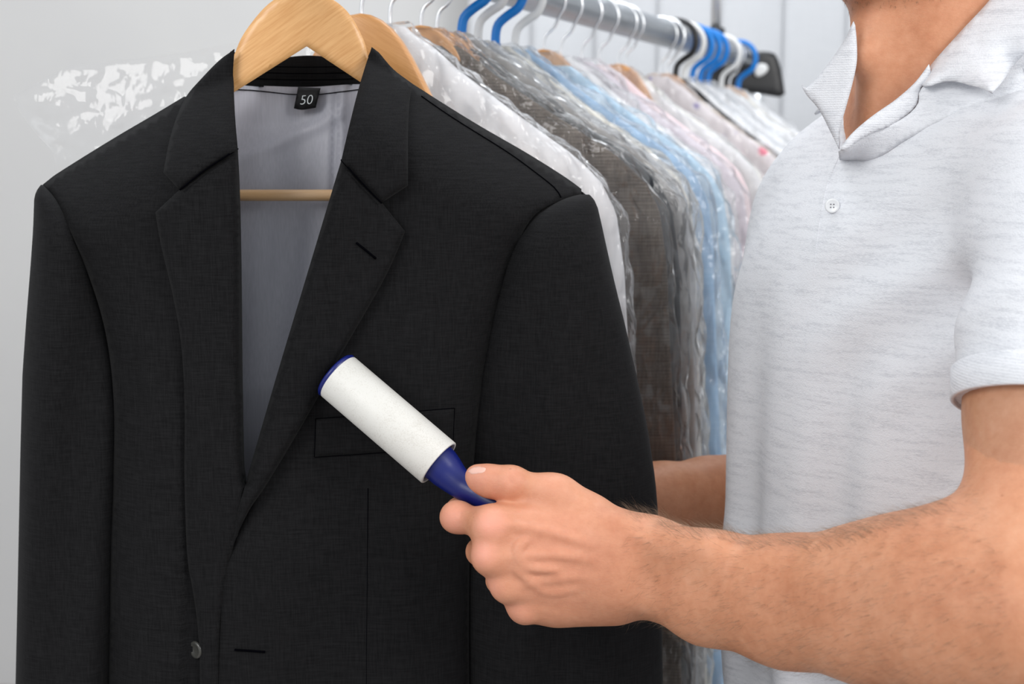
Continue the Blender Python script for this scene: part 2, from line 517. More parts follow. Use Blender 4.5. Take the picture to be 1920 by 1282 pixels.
def film_mat(name, haze=0.07, tint=(1, 1, 1), gl=0.9):
    m = bpy.data.materials.new(name); m.use_nodes = True; nt = m.node_tree
    nt.nodes.clear()
    out = nd(nt, 'ShaderNodeOutputMaterial')
    tr = nd(nt, 'ShaderNodeBsdfTransparent'); tr.inputs[0].default_value = (*[0.985 * t for t in tint], 1)
    gs = nd(nt, 'ShaderNodeBsdfGlossy'); gs.inputs['Roughness'].default_value = 0.09; gs.inputs[0].default_value = (1, 1, 1, 1)
    df = nd(nt, 'ShaderNodeBsdfDiffuse'); df.inputs[0].default_value = (0.9, 0.91, 0.92, 1)
    fr = nd(nt, 'ShaderNodeFresnel'); fr.inputs[0].default_value = 1.5
    m1 = nd(nt, 'ShaderNodeMixShader'); m1.inputs[0].default_value = haze
    m2 = nd(nt, 'ShaderNodeMixShader')
    nt.links.new(tr.outputs[0], m1.inputs[1]); nt.links.new(df.outputs[0], m1.inputs[2])
    f = math_n(nt, 'MULTIPLY', fr.outputs[0], gl)
    nt.links.new(f, m2.inputs[0]); nt.links.new(m1.outputs[0], m2.inputs[1]); nt.links.new(gs.outputs[0], m2.inputs[2])
    nt.links.new(m2.outputs[0], out.inputs[0])
    bp = nd(nt, 'ShaderNodeBump'); bp.inputs['Strength'].default_value = 0.8; bp.inputs['Distance'].default_value = 0.004
    v = coords(nt, (1, 1, 0.45)); n = noise_n(nt, v, 26, 4, 0.6)
    vo = nd(nt, 'ShaderNodeTexVoronoi', feature='DISTANCE_TO_EDGE'); vo.inputs['Scale'].default_value = 22; nt.links.new(v, vo.inputs['Vector'])
    h = math_n(nt, 'ADD', n, math_n(nt, 'MULTIPLY', vo.outputs['Distance'], 0.5))
    nt.links.new(h, bp.inputs['Height'])
    for s in (gs, fr): nt.links.new(bp.outputs[0], s.inputs['Normal'])
    return m
M['film'] = film_mat('clear_polythene_film', 0.15, gl=0.8)
M['film_thin'] = film_mat('thin_clear_film', 0.045, gl=0.7)

def wall_mat(name, c1, c2):
    m, nt, b = mat_new(name)
    n = noise_n(nt, coords(nt), 3, 3); nt.links.new(ramp(nt, n, [(0.3, c1), (0.7, c2)]), b.inputs['Base Color'])
    b.inputs['Roughness'].default_value = 0.8
    bump(nt, b, noise_n(nt, coords(nt), 150, 3), 0.05, 0.001); return m
M['wall'] = wall_mat('pale_grey_paint', (0.60, 0.595, 0.59), (0.63, 0.625, 0.615))
M['floor'] = wall_mat('grey_vinyl_floor', (0.33, 0.30, 0.29), (0.38, 0.35, 0.33))
M['blind'] = cloth('white_blind_fabric', (0.53, 0.54, 0.56), (0.56, 0.57, 0.59), 300, sheen=0, bs=0.05)

# ------------------------------------------------------------------ the room
def struct(name, vf, mat):
    o = link(name, mesh_from(*vf), mat, None, smooth=False); o['kind'] = 'structure'; return o
struct('floor', box_vf((0.2, 1.2, -0.03), (7.0, 6.4, 0.06)), M['floor'])
struct('wall_back', box_vf((0.2, 3.65, 1.5), (7.0, 0.1, 3.0)), M['wall'])

# vertical fabric blind hanging before the back wall
bl = empty('vertical_blind', (0.6, 3.46, 0.0), 'white vertical fabric blind covering the back wall behind the clothes rail', 'blind')
x = P(884, 100, 3.46).x
def slat_vf(x, w, yaw):
    V, F = [], []
    n = 8
    for iz, z in enumerate((0.04, 2.72)):
        for i in range(n + 1):
            t = i / n - 0.5
            V.append((x + t * w * math.cos(yaw), 3.46 + t * w * math.sin(yaw) - 0.006 * (1 - 4 * t * t), z))
    for i in range(n): F.append((i, i + 1, n + 1 + i + 1, n + 1 + i))
    return V, F
for k in range(11):
    o = link('slat', mesh_from(*slat_vf(x + 0.078 + k * 0.15, 0.17, R(4))), M['blind'], bl)
    solidify(o, 0.001)
box('head_rail', (x + 0.9, 3.47, 2.74), (1.95, 0.05, 0.04), M['whitep'], bl)

# ------------------------------------------------------------------ the clothes rail
CAMH = CAMZ
RZ = CAMZ + 0.186
def rail_d(px):
    return 0.64 / (0.378 - (px - 960) / FPX)
def rail_pt(d):
    return Vector((-0.64 + 0.378 * d, d, RZ))
RDIR = Vector((0.378, 1, 0)).normalized()
rack = empty('clothes_rack', rail_pt(3.12) * 1.0, 'steel clothes rack whose round grey rail carries the row of bagged garments', 'clothes rack')
rack.location.z = 0
a, b = rail_pt(0.08), rail_pt(3.02)
tube('rail', [a, b], 0.0215, M['rail'], rack, 32)
e = rail_pt(3.02)
# end bracket: black moulded connector; an added white plate stands in for its oval hole
def bracket_depth(x, y, d): return 2.96 + 0.004 * np.exp(-d / 3)
o = link('end_bracket', panel_mesh([[(1300, 150), (1330, 122), (1380, 118), (1412, 100), (1430, 96)], [(1430, 96), (1452, 100), (1462, 120), (1468, 150), (1472, 176)],
     [(1472, 176), (1462, 182), (1420, 176), (1360, 172), (1300, 172)], [(1300, 172), (1300, 150)]], bracket_depth, 8), M['blackp'], rack)
solidify(o, 0.05); bevel(o, 0.006)
o = link('oval_hole_plate', panel_mesh([[(1414, 128), (1424, 119), (1437, 121), (1440, 131), (1430, 141), (1418, 143), (1414, 128)]], lambda x, y, d: 2.952 + 0 * x, 5), M['whitep'], rack)
solidify(o, 0.006)
pu = P(1342, 60, 3.0)
tube('upright_post', [(pu.x, pu.y, RZ - 0.02), (pu.x, pu.y, 2.05)], 0.0115, M['chrome'], rack, 20)
tube('collar', [(pu.x, pu.y, RZ + 0.01), (pu.x, pu.y, RZ + 0.062)], 0.019, M['blackp'], rack, 20)
pb = rail_pt(3.08)
for q, (pp) in enumerate((pb, rail_pt(0.10))):
    tube('upright_post', [(pp.x, pp.y, 0.05), (pp.x, pp.y, RZ + 0.0)], 0.014, M['chrome'], rack, 20)
    sd = Vector((1, -0.378, 0)).normalized() * 0.25
    p0 = Vector((pp.x, pp.y, 0.035))
    tube('foot', [p0 - sd, p0 + sd], 0.02, M['blackp'], rack, 16)

# ------------------------------------------------------------------ garments on the rail
def hook_path(wire, yaw, base, zlow=-0.064, rr=0.033, mirror=1):
    """from the hanger up, out to the right, over the rail"""
    pl = [(0, zlow), (0, zlow + 0.012), (0.003, -0.046), (0.013, -0.037)]
    R0 = rr
    for aa in range(-42, 196, 14):
        pl.append((R0 * math.cos(R(aa)), R0 * math.sin(R(aa)) + (rr - 0.0215 - wire) * -1 + 0.0))
    e = Vector((math.cos(yaw), math.sin(yaw), 0))
    pts = [base + e * (mirror * u) + Vector((0, 0, w)) for u, w in pl]
    return cat3(pts, 3)
W_PROF = [(-0.066, 0.010), (-0.078, 0.024), (-0.088, 0.040), (-0.112, 0.067), (-0.138, 0.102), (-0.165, 0.140), (-0.19, 0.176), (-0.215, 0.203), (-0.245, 0.2185), (-0.30, 0.226), (-0.45, 0.232), (-0.7, 0.24), (-0.95, 0.245)]
def prof(z, P_=W_PROF):
    zs = [-p[0] for p in P_]; ws = [p[1] for p in P_]
    return float(np.interp(-z, zs, ws))
def garment_mesh(base, yaw, t, widen, seed, zend=-0.95, crumple=0.0, n=72, rows=70, grow=0.0, fold=0.006, top=-0.07):
    e = Vector((math.cos(yaw), math.sin(yaw), 0)); f = Vector((-math.sin(yaw), math.cos(yaw), 0))
    V, F = [], []
    zz = [top + (zend - top) * ((i / (rows - 1)) ** 1.5) for i in range(rows)]
    for z in zz:
        w = prof(z) * widen + grow
        th = t * min(1.0, 0.35 + 0.65 * (-(z + 0.07)) / 0.12) + grow * 0.8
        for k in range(n):
            a = 2 * math.pi * k / n
            ca, sa = math.cos(a), math.sin(a)
            u = w * (abs(ca) ** 0.75) * (1 if ca > 0 else -1)
            v = th * (abs(sa) ** 0.8) * (1 if sa > 0 else -1)
            dz = 0
            q = Vector((u * 9 + seed * 3.1, v * 9, z * 2.2))
            nn = noise.noise(q)
            low = min(1.0, max(0, -(z + 0.12)) / 0.25)
            v += fold * math.sin(u * 70 + seed) * low * 0.5 + fold * nn * 1.4
            u += fold * noise.noise(q + Vector((5, 3, 1))) * 1.2 * low
            if crumple:
                q2 = Vector((u * 22 + seed, v * 30, z * 13 + seed * 2))
                d = noise.voronoi(q2)[0]
                cr = (d[1] - d[0])
                r1 = noise.turbulence(Vector((u * 14, v * 14 + seed, z * 9)), 2, True)
                q4 = Vector((u * 45 + v * 20, v * 50 + seed, z * 26 + u * 18)); d4 = noise.voronoi(q4)[0]
                g = crumple * (cr * 0.8 - 0.22 + 0.7 * (r1 - 0.4) + 0.40 * (d4[1] - d4[0]))
                u += g * ca * 1.2; v += g * (1 if sa > 0 else -1) * 0.9; dz = g * 0.6
            V.append(base + e * u + f * v + Vector((0, 0, z + dz)))
    for i in range(rows - 1):
        for k in range(n):
            F.append((i * n + (k + 1) % n, i * n + k, (i + 1) * n + k, (i + 1) * n + (k + 1) % n))
    F.append(tuple(range(n)))
    return mesh_from(V, F)
def wood_hanger(name, base, yaw, label, group, hook='metal', mat=None):
    t = empty(name, base + Vector((0, 0, -0.2)), label, 'clothes hanger', group)
    e = Vector((math.cos(yaw), math.sin(yaw), 0)); f = Vector((-math.sin(yaw), math.cos(yaw), 0))
    # shaped shoulders: rounded top, deep middle, thin wings
    top, bot = [], []
    for i in range(-20, 21):
        s = i / 20; u = s * 0.19
        zt = float(np.interp(abs(u), [0, 0.012, 0.024, 0.036, 0.05, 0.07, 0.12, 0.19], [-0.063, -0.065, -0.072, -0.085, -0.108, -0.148, -0.192, -0.236]))
        zb = min(zt - 0.018, -0.108 - abs(u) * 0.5) if abs(u) < 0.08 else zt - 0.022
        top.append((u, zt)); bot.append((u, zb))
    V, F = [], []
    th = 0.0085
    m = len(top)
    for sgn in (-1, 1):
        for r_, (rowA) in enumerate((top, bot)):
            for (u, z) in rowA: V.append(base + e * u + f * (sgn * th) + Vector((0, 0, z)))
    for i in range(m - 1):
        F.append((i, m + i, m + i + 1, i + 1))
        F.append((2 * m + i, 2 * m + i + 1, 3 * m + i + 1, 3 * m + i))
        F.append((i, i + 1, 2 * m + i + 1, 2 * m + i))
        F.append((m + i, 3 * m + i, 3 * m + i + 1, m + i + 1))
    F.append((0, 2 * m, 3 * m, m)); F.append((m - 1, 2 * m - 1, 4 * m - 1, 3 * m - 1))
    o = link('shoulder_bar', mesh_from(V, F), mat or M['wood_far'], t); bevel(o, 0.004)
    make_hook(base, yaw, hook, t)
    return t
HK = {'metal': (0.0019, 'chrome', 0.0275), 'thick': (0.0028, 'chrome', 0.0285), 'blue': (0.0052, 'blue', 0.0335), 'white': (0.0048, 'whitep', 0.0335), 'black': (0.0050, 'blackp', 0.0335)}
def make_hook(base, yaw, kind, parent):
    r, mn, rr = HK[kind]
    V, F = tube_mesh(hook_path(r, yaw, base, -0.070, rr), r, 10)
    return link('hook', mesh_from(V, F), M[mn], parent)
def slim_hanger(name, base, yaw, label, group, kind):
    """one-piece moulded hanger: hook, sloping arms and bottom bar"""
    t = empty(name, base + Vector((0, 0, -0.2)), label, 'clothes hanger', group)
    mn = HK[kind][1]
    e = Vector((math.cos(yaw), math.sin(yaw), 0))
    pl = [(0, -0.069), (0.012, -0.082), (0.03, -0.105), (0.10, -0.160), (0.17, -0.215), (0.174, -0.224), (0.16, -0.228), (0, -0.228), (-0.16, -0.228), (-0.174, -0.224), (-0.17, -0.215), (-0.10, -0.160), (-0.03, -0.105), (-0.012, -0.082), (0, -0.069)]
    pts = cat3([base + e * u + Vector((0, 0, z)) for u, z in pl], 3)
    V, F = tube_mesh(pts, 0.0018 if kind == 'metal' else 0.0045, 8)
    link('arms', mesh_from(V, F), M[mn], t)
    make_hook(base, yaw, kind, t)
    return t

def gm(name, c1, c2, **kw): 
    M[name] = cloth(name, c1, c2, **kw); return M[name]
gm('white_cotton', (0.80, 0.80, 0.82), (0.84, 0.84, 0.86), scale=500, bs=0.06)
gm('brown_tweed', (0.12, 0.098, 0.082), (0.20, 0.17, 0.145), scale=600, stripes=95)
gm('dark_grey_wool', (0.045, 0.05, 0.058), (0.075, 0.082, 0.09), scale=500)
gm('taupe_wool', (0.33, 0.315, 0.30), (0.42, 0.40, 0.38), scale=500)
gm('pale_grey_cotton', (0.48, 0.50, 0.52), (0.56, 0.57, 0.60), scale=500)
gm('cream_cotton', (0.70, 0.68, 0.62), (0.78, 0.76, 0.70), scale=500)
gm('sky_blue_cotton', (0.27, 0.45, 0.66), (0.36, 0.54, 0.74), scale=500)
gm('light_blue_cotton', (0.42, 0.60, 0.76), (0.50, 0.68, 0.82), scale=500)
gm('lilac_cotton', (0.64, 0.58, 0.64), (0.72, 0.66, 0.72), scale=500)
gm('pink_cotton', (0.70, 0.56, 0.58), (0.78, 0.64, 0.66), scale=500)
gm('black_wool', (0.012, 0.012, 0.014), (0.02, 0.02, 0.022), scale=500)
gm('beige_wool', (0.50, 0.40, 0.30), (0.58, 0.48, 0.38), scale=500)
def floral_mat():
    m, nt, b = mat_new('floral_cotton')
    v = coords(nt); vo = nd(nt, 'ShaderNodeTexVoronoi'); vo.inputs['Scale'].default_value = 34; nt.links.new(v, vo.inputs['Vector'])
    pick = ramp(nt, vo.outputs['Color'], [(0.0, (0.75, 0.08, 0.18)), (0.45, (0.78, 0.10, 0.2)), (0.55, (0.16, 0.10, 0.45)), (1.0, (0.2, 0.15, 0.5))])
    mask = ramp(nt, vo.outputs['Distance'], [(0.22, (1, 1, 1)), (0.34, (0, 0, 0))])
    mx = nd(nt, 'ShaderNodeMix', data_type='RGBA'); nt.links.new(mask, mx.inputs[0])
    mx.inputs[6].default_value = (0.76, 0.70, 0.72, 1); nt.links.new(pick, mx.inputs[7])
    nt.links.new(mx.outputs[2], b.inputs['Base Color']); b.inputs['Roughness'].default_value = 0.9
    return m
M['floral'] = floral_mat()

# px of each hook, kind of hanger, cloth, garment kind, widen, bag?, labels
ROW = [
 (684, 'wood:metal', None, None, 1.0, True, None, 'varnished wooden hanger in a clear bag directly behind the black jacket', 'clear plastic bag spreading out left and right behind the black jacket'),
 (736, 'slim:metal', 'white_cotton', 'shirt', 1.0, True, 'plain white shirt directly behind the right shoulder of the black jacket', 'thin wire hanger holding the plain white shirt nearest the black jacket', 'clear crinkled bag over the plain white shirt nearest the jacket'),
 (793, 'wood:metal', 'brown_tweed', 'jacket', 1.11, True, 'brown tweed jacket in clear plastic next behind the white shirt', 'wooden hanger of the brown tweed jacket, last wooden one before the blue hooks', 'clear crinkled bag over the brown tweed jacket'),
 (822, 'wood:metal', 'dark_grey_wool', 'jacket', 1.11, True, 'dark grey jacket between the brown tweed jacket and the taupe one', 'wooden hanger of the dark grey jacket just before the nearer blue hook', 'clear glossy bag over the dark grey jacket'),
 (868, 'slim:blue', 'taupe_wool', 'coat', 1.09, True, 'light taupe coat on the nearer big blue hook', 'blue hanger with thick hook, nearest of all the blue ones', 'clear bag over the taupe coat on the nearest blue hanger'),
 (898, 'slim:white', 'pale_grey_cotton', 'shirt', 1.06, True, 'pale grey shirt hanging between the two near blue hooks', 'white plastic hanger between the two near blue hooks', 'clear bag over the pale grey shirt between the two blue hooks'),
 (930, 'slim:blue', 'cream_cotton', 'shirt', 1.03, True, 'cream shirt on the second blue hook', 'blue hanger with thick hook, second nearest of the blue ones', 'clear bag over the cream shirt on the second blue hanger'),
 (966, 'slim:white', 'sky_blue_cotton', 'shirt', 1.05, True, 'deep sky blue shirt showing along the left side of the man', 'white plastic hanger just right of the second blue hook', 'clear bag over the deep sky blue shirt'),
 (1018, 'wood:metal', 'light_blue_cotton', 'shirt', 1.03, True, 'light blue shirt on the first thin hook beyond the near white hooks', 'wooden hanger with thin hook, first beyond the near white hooks', 'clear bag over the light blue shirt under the first thin hooks'),
 (1050, 'slim:metal', 'white_cotton', 'shirt', 0.98, True, 'white shirt hanging directly behind the light blue shirt', 'wire hanger of the white shirt behind the light blue shirt', 'clear bag over the white shirt behind the light blue shirt'),
 (1088, 'slim:metal', 'lilac_cotton', 'blouse', 1.0, True, 'pale lilac blouse under the third thin metal hook beyond the near white hooks', 'wire hanger of the pale lilac blouse', 'clear bag over the pale lilac blouse'),
 (1120, 'slim:metal', 'pink_cotton', 'blouse', 0.97, False, 'dusty pink blouse between the lilac blouse and the white one', 'wire hanger of the dusty pink blouse', None),
 (1155, 'wood:metal', 'white_cotton', 'blouse', 1.0, True, 'white blouse between the dusty pink blouse and the cream one', 'wooden hanger of the white blouse behind the dusty pink blouse', 'clear bag over the white blouse behind the dusty pink one'),
 (1168, 'slim:metal', 'cream_cotton', 'blouse', 0.98, False, 'cream blouse just before the flowered dress', 'wire hanger of the cream blouse before the gap in the thin hooks', None),
 (1232, 'slim:metal', 'floral', 'dress', 1.0, True, 'pale dress with red and violet flowers near the middle of the rail', 'wire hanger of the flowered dress', 'clear bag over the flowered dress'),
 (1245, 'wood:thick', 'beige_wool', 'jacket', 0.98, False, 'beige jacket right behind the flowered dress', 'wooden hanger with thick steel hook beside the black hook', None),
 (1262, 'slim:black', 'black_wool', 'jacket', 0.95, False, 'small black jacket beyond the beige jacket', 'black plastic hanger, the only one with a black hook', None),
 (1277, 'slim:white', 'white_cotton', 'shirt', 1.0, True, 'white shirt on the far white hook next to the black hook', 'white plastic hanger next to the black hook', 'clear bag over the white shirt next to the black hook'),
 (1293, 'slim:blue', 'pale_grey_cotton', 'shirt', 0.98, False, 'pale grey shirt on the first blue hook of the far cluster', 'blue hanger, first of the far blue cluster', None),
 (1308, 'slim:blue', 'white_cotton', 'shirt', 1.0, True, 'white shirt on the middle blue hook of the far cluster', 'blue hanger, middle one of the far blue cluster', 'clear bag over the white shirt on the middle blue hook of the far cluster'),
 (1322, 'slim:blue', 'pale_grey_cotton', 'shirt', 1.0, False, 'pale grey shirt before the last white hook', 'blue hanger, last of the far blue cluster before the white hook', None),
 (1347, 'slim:white', 'white_cotton', 'shirt', 1.02, True, 'white shirt on the last white hook near the black bracket', 'white plastic hanger, the last white one on the rail', 'clear bag over the white shirt on the last white hook'),
 (1362, 'wood:metal', 'cream_cotton', 'shirt', 0.98, False, 'cream shirt between the last white hook and the last blue hook', 'wooden hanger showing its orange top by the black bracket', None),
 (1378, 'slim:blue', 'white_cotton', 'shirt', 1.0, True, 'white shirt on the very last blue hook by the bracket', 'blue hanger at the far end of the rail beside the bracket', 'clear bag over the white shirt on the very last blue hook'),
]
ds = [rail_d(r[0]) for r in ROW]
for i, (px, hk, clm, kind, widen, bag, glab, hlab, blab) in enumerate(ROW):
    d = ds[i]; base = rail_pt(d)
    near = max(0.0, min(1.0, (d - 1.3) / 0.7))
    yaw = R(-8 - 9 * near)
    sp = min((ds[i + 1] - d) if i + 1 < len(ds) else 0.06, (d - ds[i - 1]) if i else 0.06)
    t = max(0.011, min(0.024, sp * 0.42))
    style, hook = hk.split(':')
    if style == 'wood': h = wood_hanger('wooden_hanger', base, yaw, hlab, 'hangers along the rail', hook)
    else: h = slim_hanger('wire_hanger' if hook == 'metal' else 'plastic_hanger', base, yaw, hlab, 'hangers along the rail', hook)
    if clm:
        top = -0.084 if style == 'wood' else -0.070
        me = garment_mesh(base, yaw, t, widen, i * 1.7, top=top)
        g = link(kind, me, M[clm]); tag(g, glab, kind, 'garments hanging along the rail')
        g.name = {'shirt': 'hanging_shirt', 'jacket': 'hanging_jacket', 'coat': 'hanging_coat', 'blouse': 'hanging_blouse', 'dress': 'hanging_dress'}[kind]
    if bag and i:
        me = garment_mesh(base, yaw, t, widen, i * 1.7, crumple=0.010, grow=0.0080, n=150, rows=190, fold=0.006, top=-0.067, zend=-1.02)
        bo = link('garment_bag', me, M['film_thin' if i in (1, 2) else 'film'], None, smooth=(False)); tag(bo, blab, 'garment bag', 'clear bags over the garments')

# the empty bag behind the black jacket, spread wide to the left
bagr = empty('garment_bag', P(600, 600, 1.34), ROW[0][8], 'garment bag', 'clear bags over the garments')
def crease(x, y, s):
    out = np.zeros(len(x))
    for i in range(len(x)):
        q = Vector((x[i] / 70.0 + s, y[i] / 52.0, s))
        d = noise.voronoi(q)[0]
        q3 = Vector((x[i] / 30.0 + s, y[i] / 26.0, s + 3)); d3 = noise.voronoi(q3)[0]
        out[i] = 0.55 * (d[1] - d[0]) + 0.22 * (d3[1] - d3[0]) + 0.35 * noise.noise(Vector((x[i] / 120.0, y[i] / 60.0, s)))
    return out
BAGOUT = [[(690, 40), (600, 62), (440, 82), (330, 100), (200, 116), (130, 125), (80, 150), (24, 178)], [(24, 178), (34, 205), (62, 245), (84, 268), (100, 290), (104, 340), (110, 480), (120, 800), (130, 1300)],
          [(130, 1300), (900, 1320)], [(900, 1320), (930, 800), (930, 480), (900, 300), (800, 120), (690, 40)]]
for nm, sgn, sd in (('front_sheet', -1, 1.3), ('back_sheet', 1, 7.7)):
    me = panel_mesh(BAGOUT, lambda x, y, d: 1.335 + 0.02 * (y > 1e9) + sgn * (0.004 + 0.012 * (1 - np.exp(-d / 60)) + 0.007 * crease(x, y, sd) * (1 - np.exp(-d / 9))), 7)
    link(nm, me, M['film_thin'], bagr, smooth=True)

# ------------------------------------------------------------------ the black suit jacket
def interp(pts, x):
    return np.interp(x, [p[0] for p in pts], [p[1] for p in pts])
SHL = [(80, 345), (100, 330), (150, 298), (220, 255), (290, 214), (345, 181), (440, 140)]
SHR = [(690, 110), (775, 158), (830, 193), (900, 236), (990, 288), (1060, 332), (1108, 366)]
SH = SHL + SHR
SEAML = [(80, 346), (100, 372), (128, 425), (160, 500), (190, 590), (207, 680), (214, 780), (212, 900), (206, 1050), (203, 1282), (200, 1720)]
SEAMR = [(1090, 364), (1040, 380), (1004, 402), (978, 440), (955, 500), (930, 590), (908, 700), (893, 820), (884, 950), (880, 1100), (880, 1282), (885, 1720)]
YH = 1.222
def BY(x, y):
    x = np.asarray(x, float); y = np.asarray(y, float)
    s = interp(SH, x)
    t = np.clip((y - s) / 190.0, 0, 1)
    Y = YH - 0.004 - 0.070 * np.sin(t * math.pi / 2) ** 0.9
    X = np.stack([x, y], -1).reshape(-1, 2)
    ds = np.minimum(seg_dist(X, SEAML, False), seg_dist(X, SEAMR, False)).reshape(x.shape)
    Y = Y + 0.024 * np.exp(-ds / 30.0) * t ** 1.4
    Y += 0.0016 * np.sin(x / 37.0 + y / 300.0) * t + 0.004 * np.sin(x / 130.0 + 1.0) * t
    low = np.clip((y - 500) / 700, 0, 1)
    Y += 0.006 * np.sin((x - 120) / 48.0) * low * (x < 345)
    Y -= 0.005 * low * np.exp(-((x - 760) / 60.0) ** 2)
    return Y
jk = empty('suit_jacket', P(575, 1700, 1.2), 'black suit jacket with grey lining on a wooden hanger in front of the row', 'jacket')
W = M['wool']
o = link('front_panel', panel_mesh([[(345, 181), (290, 214), (220, 255), (150, 298), (100, 330), (80, 346)], SEAML, [(200, 1720), (400, 1730)], [(400, 1730), (395, 1282), (400, 1120), (436, 1000), (450, 900), (446, 700), (443, 400), (437, 280), (428, 190)], [(428, 190), (345, 181)]],
     lambda x, y, d: BY(x, y), 13), W, jk); solidify(o, 0.003)
o = link('front_panel', panel_mesh([[(700, 118), (735, 135), (775, 158), (830, 193), (900, 236), (990, 288), (1060, 332), (1090, 354)], [(1090, 354), (1090, 364)], SEAMR, [(885, 1720), (405, 1745)], [(405, 1745), (408, 1500), (410, 1282), (414, 1160), (418, 1090), (428, 1045), (446, 1000), (470, 950)], [(470, 950), (500, 800), (560, 590), (612, 400), (642, 300), (700, 118)]],
     lambda x, y, d: BY(x, y) - 0.010 * np.exp(-d / 8.0) * 0 - 0.006 * (y > 900) * np.clip((y - 900) / 150, 0, 1) * np.clip((700 - x) / 200, 0, 1), 13), W, jk); solidify(o, 0.003)

# lapels and collar leaves
def lapel_depth(foldline, lift0, edge=0.0035, roll=0.016):
    def f(x, y, d):
        X = np.stack([x, y], -1)
        df = seg_dist(X, foldline, False)
        lift = lift0 * np.clip(1.15 - df / 260.0, 0.55, 1.15)
        Y = BY(x, y) - 0.004 - lift
        Y = Y + roll * np.exp(-(df / 9.0) ** 2)
        Y = Y + edge * np.exp(-(d / 6.0) ** 2) * (df > 14)
        return Y
    return f
FL = [(440, 92), (437, 140), (440, 210), (446, 279), (450, 360), (453, 500), (455, 700), (458, 860), (461, 905)]
FR = [(697, 88), (683, 130), (670, 175), (655, 235), (640, 300), (622, 360), (580, 500), (520, 700), (475, 855), (461, 905)]
o = link('lapel', panel_mesh([[(446, 279), (450, 360), (453, 500), (455, 700), (458, 860), (461, 905), (450, 970), (430, 1060), (416, 1150), (412, 1282), (412, 1700)], [(412, 1700), (374, 1700)],
     [(374, 1700), (375, 1282), (371, 1180), (362, 1110), (351, 1040), (346, 900), (346, 760), (339, 640), (322, 545), (302, 460), (291, 398)], [(291, 398), (336, 356)], [(336, 356), (385, 318), (446, 279)]],
     lapel_depth(FL, 0.008), 10), W, jk); solidify(o, 0.0022)
o = link('lapel', panel_mesh([[(461, 905), (475, 855), (520, 700), (580, 500), (622, 360), (640, 300)], [(640, 300), (680, 344), (716, 380)], [(716, 380), (760, 434)],
     [(760, 434), (732, 500), (700, 560), (645, 655), (600, 738), (556, 815), (500, 908), (468, 955), (444, 1005), (428, 1055), (419, 1100)], [(419, 1100), (424, 1040), (445, 960), (461, 905)]],
     lapel_depth(FR, 0.010), 10), W, jk); solidify(o, 0.0022)
o = link('collar_leaf', panel_mesh([[(440, 92), (437, 140), (440, 210), (446, 279)], [(446, 279), (385, 318), (336, 356)], [(336, 356), (306, 323)], [(306, 323), (318, 262), (334, 212), (351, 178), (375, 150), (410, 114), (440, 92)]],
     lambda x, y, d: lapel_depth(FL, 0.013, roll=0.004)(x, y, d), 9), W, jk); solidify(o, 0.0028)
o = link('collar_leaf', panel_mesh([[(697, 88), (710, 98), (738, 130), (775, 158)], [(775, 158), (768, 190), (765, 250), (765, 300), (765, 348)], [(765, 348), (716, 380)], [(716, 380), (680, 344), (640, 300)], [(640, 300), (655, 235), (670, 175), (683, 130), (697, 88)]],
     lambda x, y, d: lapel_depth(FR, 0.013, roll=0.004)(x, y, d), 9), W, jk); solidify(o, 0.0028)

# collar stand running round the back of the neck, lining, back panel
o = link('collar_stand', panel_mesh([[(438, 96), (470, 122), (510, 112), (575, 104), (640, 110), (680, 116), (697, 92)], [(697, 92), (700, 150)], [(700, 150), (640, 160), (575, 166), (510, 164), (440, 158)], [(440, 158), (438, 96)]],
     lambda x, y, d: 1.262 - 0.043 * np.abs((x - 568) / 130.0) ** 3 + 0.0 * d, 7), M['wool_in'], jk); solidify(o, 0.003)
for k, yy in enumerate((122, 134, 146)):
    pts = [P(xx, yy + 3 * abs((xx - 575) / 100) ** 2 * -1 + 4, 1.2605 - 0.043 * abs((xx - 568) / 130.0) ** 3 - 0.001) for xx in range(470, 672, 12)]
    tube('stitching', pts, 0.0004, M['thread'], jk, 6)
def lin_depth(x, y, d):
    Y = 1.256 - 0.05 * np.abs((x - 568) / 300.0) ** 2.5
    Y = Y - 0.05 * np.clip((y - 230) / 500.0, 0, 1) * np.exp(-((x - 560) / 190.0) ** 2)
    Y += 0.0045 * np.exp(-((x - 631 + (y - 200) * 0.03) / 5.0) ** 2) * 1.0 - 0.003 * np.exp(-((x - 640) / 8.0) ** 2)
    Y += -0.0030 * np.exp(-(((y - 250) + (x - 560) * 0.45) / 14.0) ** 2) * (x < 640)
    Y += 0.003 * np.sin(x / 22.0 + y / 240.0) + 0.0025 * np.sin(y / 70.0 + x / 90.0)
    Y += 0.0007 * np.sin(x / 2.6) * np.exp(-((y - 166) / 9.0) ** 2)
    return Y
o = link('lining', panel_mesh([[(380, 165), (452, 160), (575, 163), (672, 158), (760, 165)], [(760, 165), (860, 400), (880, 1700)], [(880, 1700), (230, 1700)], [(230, 1700), (240, 500), (380, 165)]], lin_depth, 8), M['lining'], jk); solidify(o, 0.001)
pts = [P(xx, interp([(440, 168), (470, 169), (500, 172), (545, 177), (600, 177), (640, 172), (680, 167)], xx), float(lin_depth(np.array([xx]), np.array([170.0]), 0)[0]) - 0.001) for xx in np.arange(440., 681., 6)]
tube('stitching', pts, 0.00045, M['thread'], jk, 6)
def bk_depth(x, y, d):
    s = interp(SH, x); t = np.clip((y - s) / 120.0, 0, 1)
    return np.maximum(YH + 0.004 + 0.042 * np.sin(t * math.pi / 2) - 0.03 * t * np.abs((x - 570) / 480.0) ** 4, 1.268 - 0.03 * ((x - 570) / 230.0) ** 2)
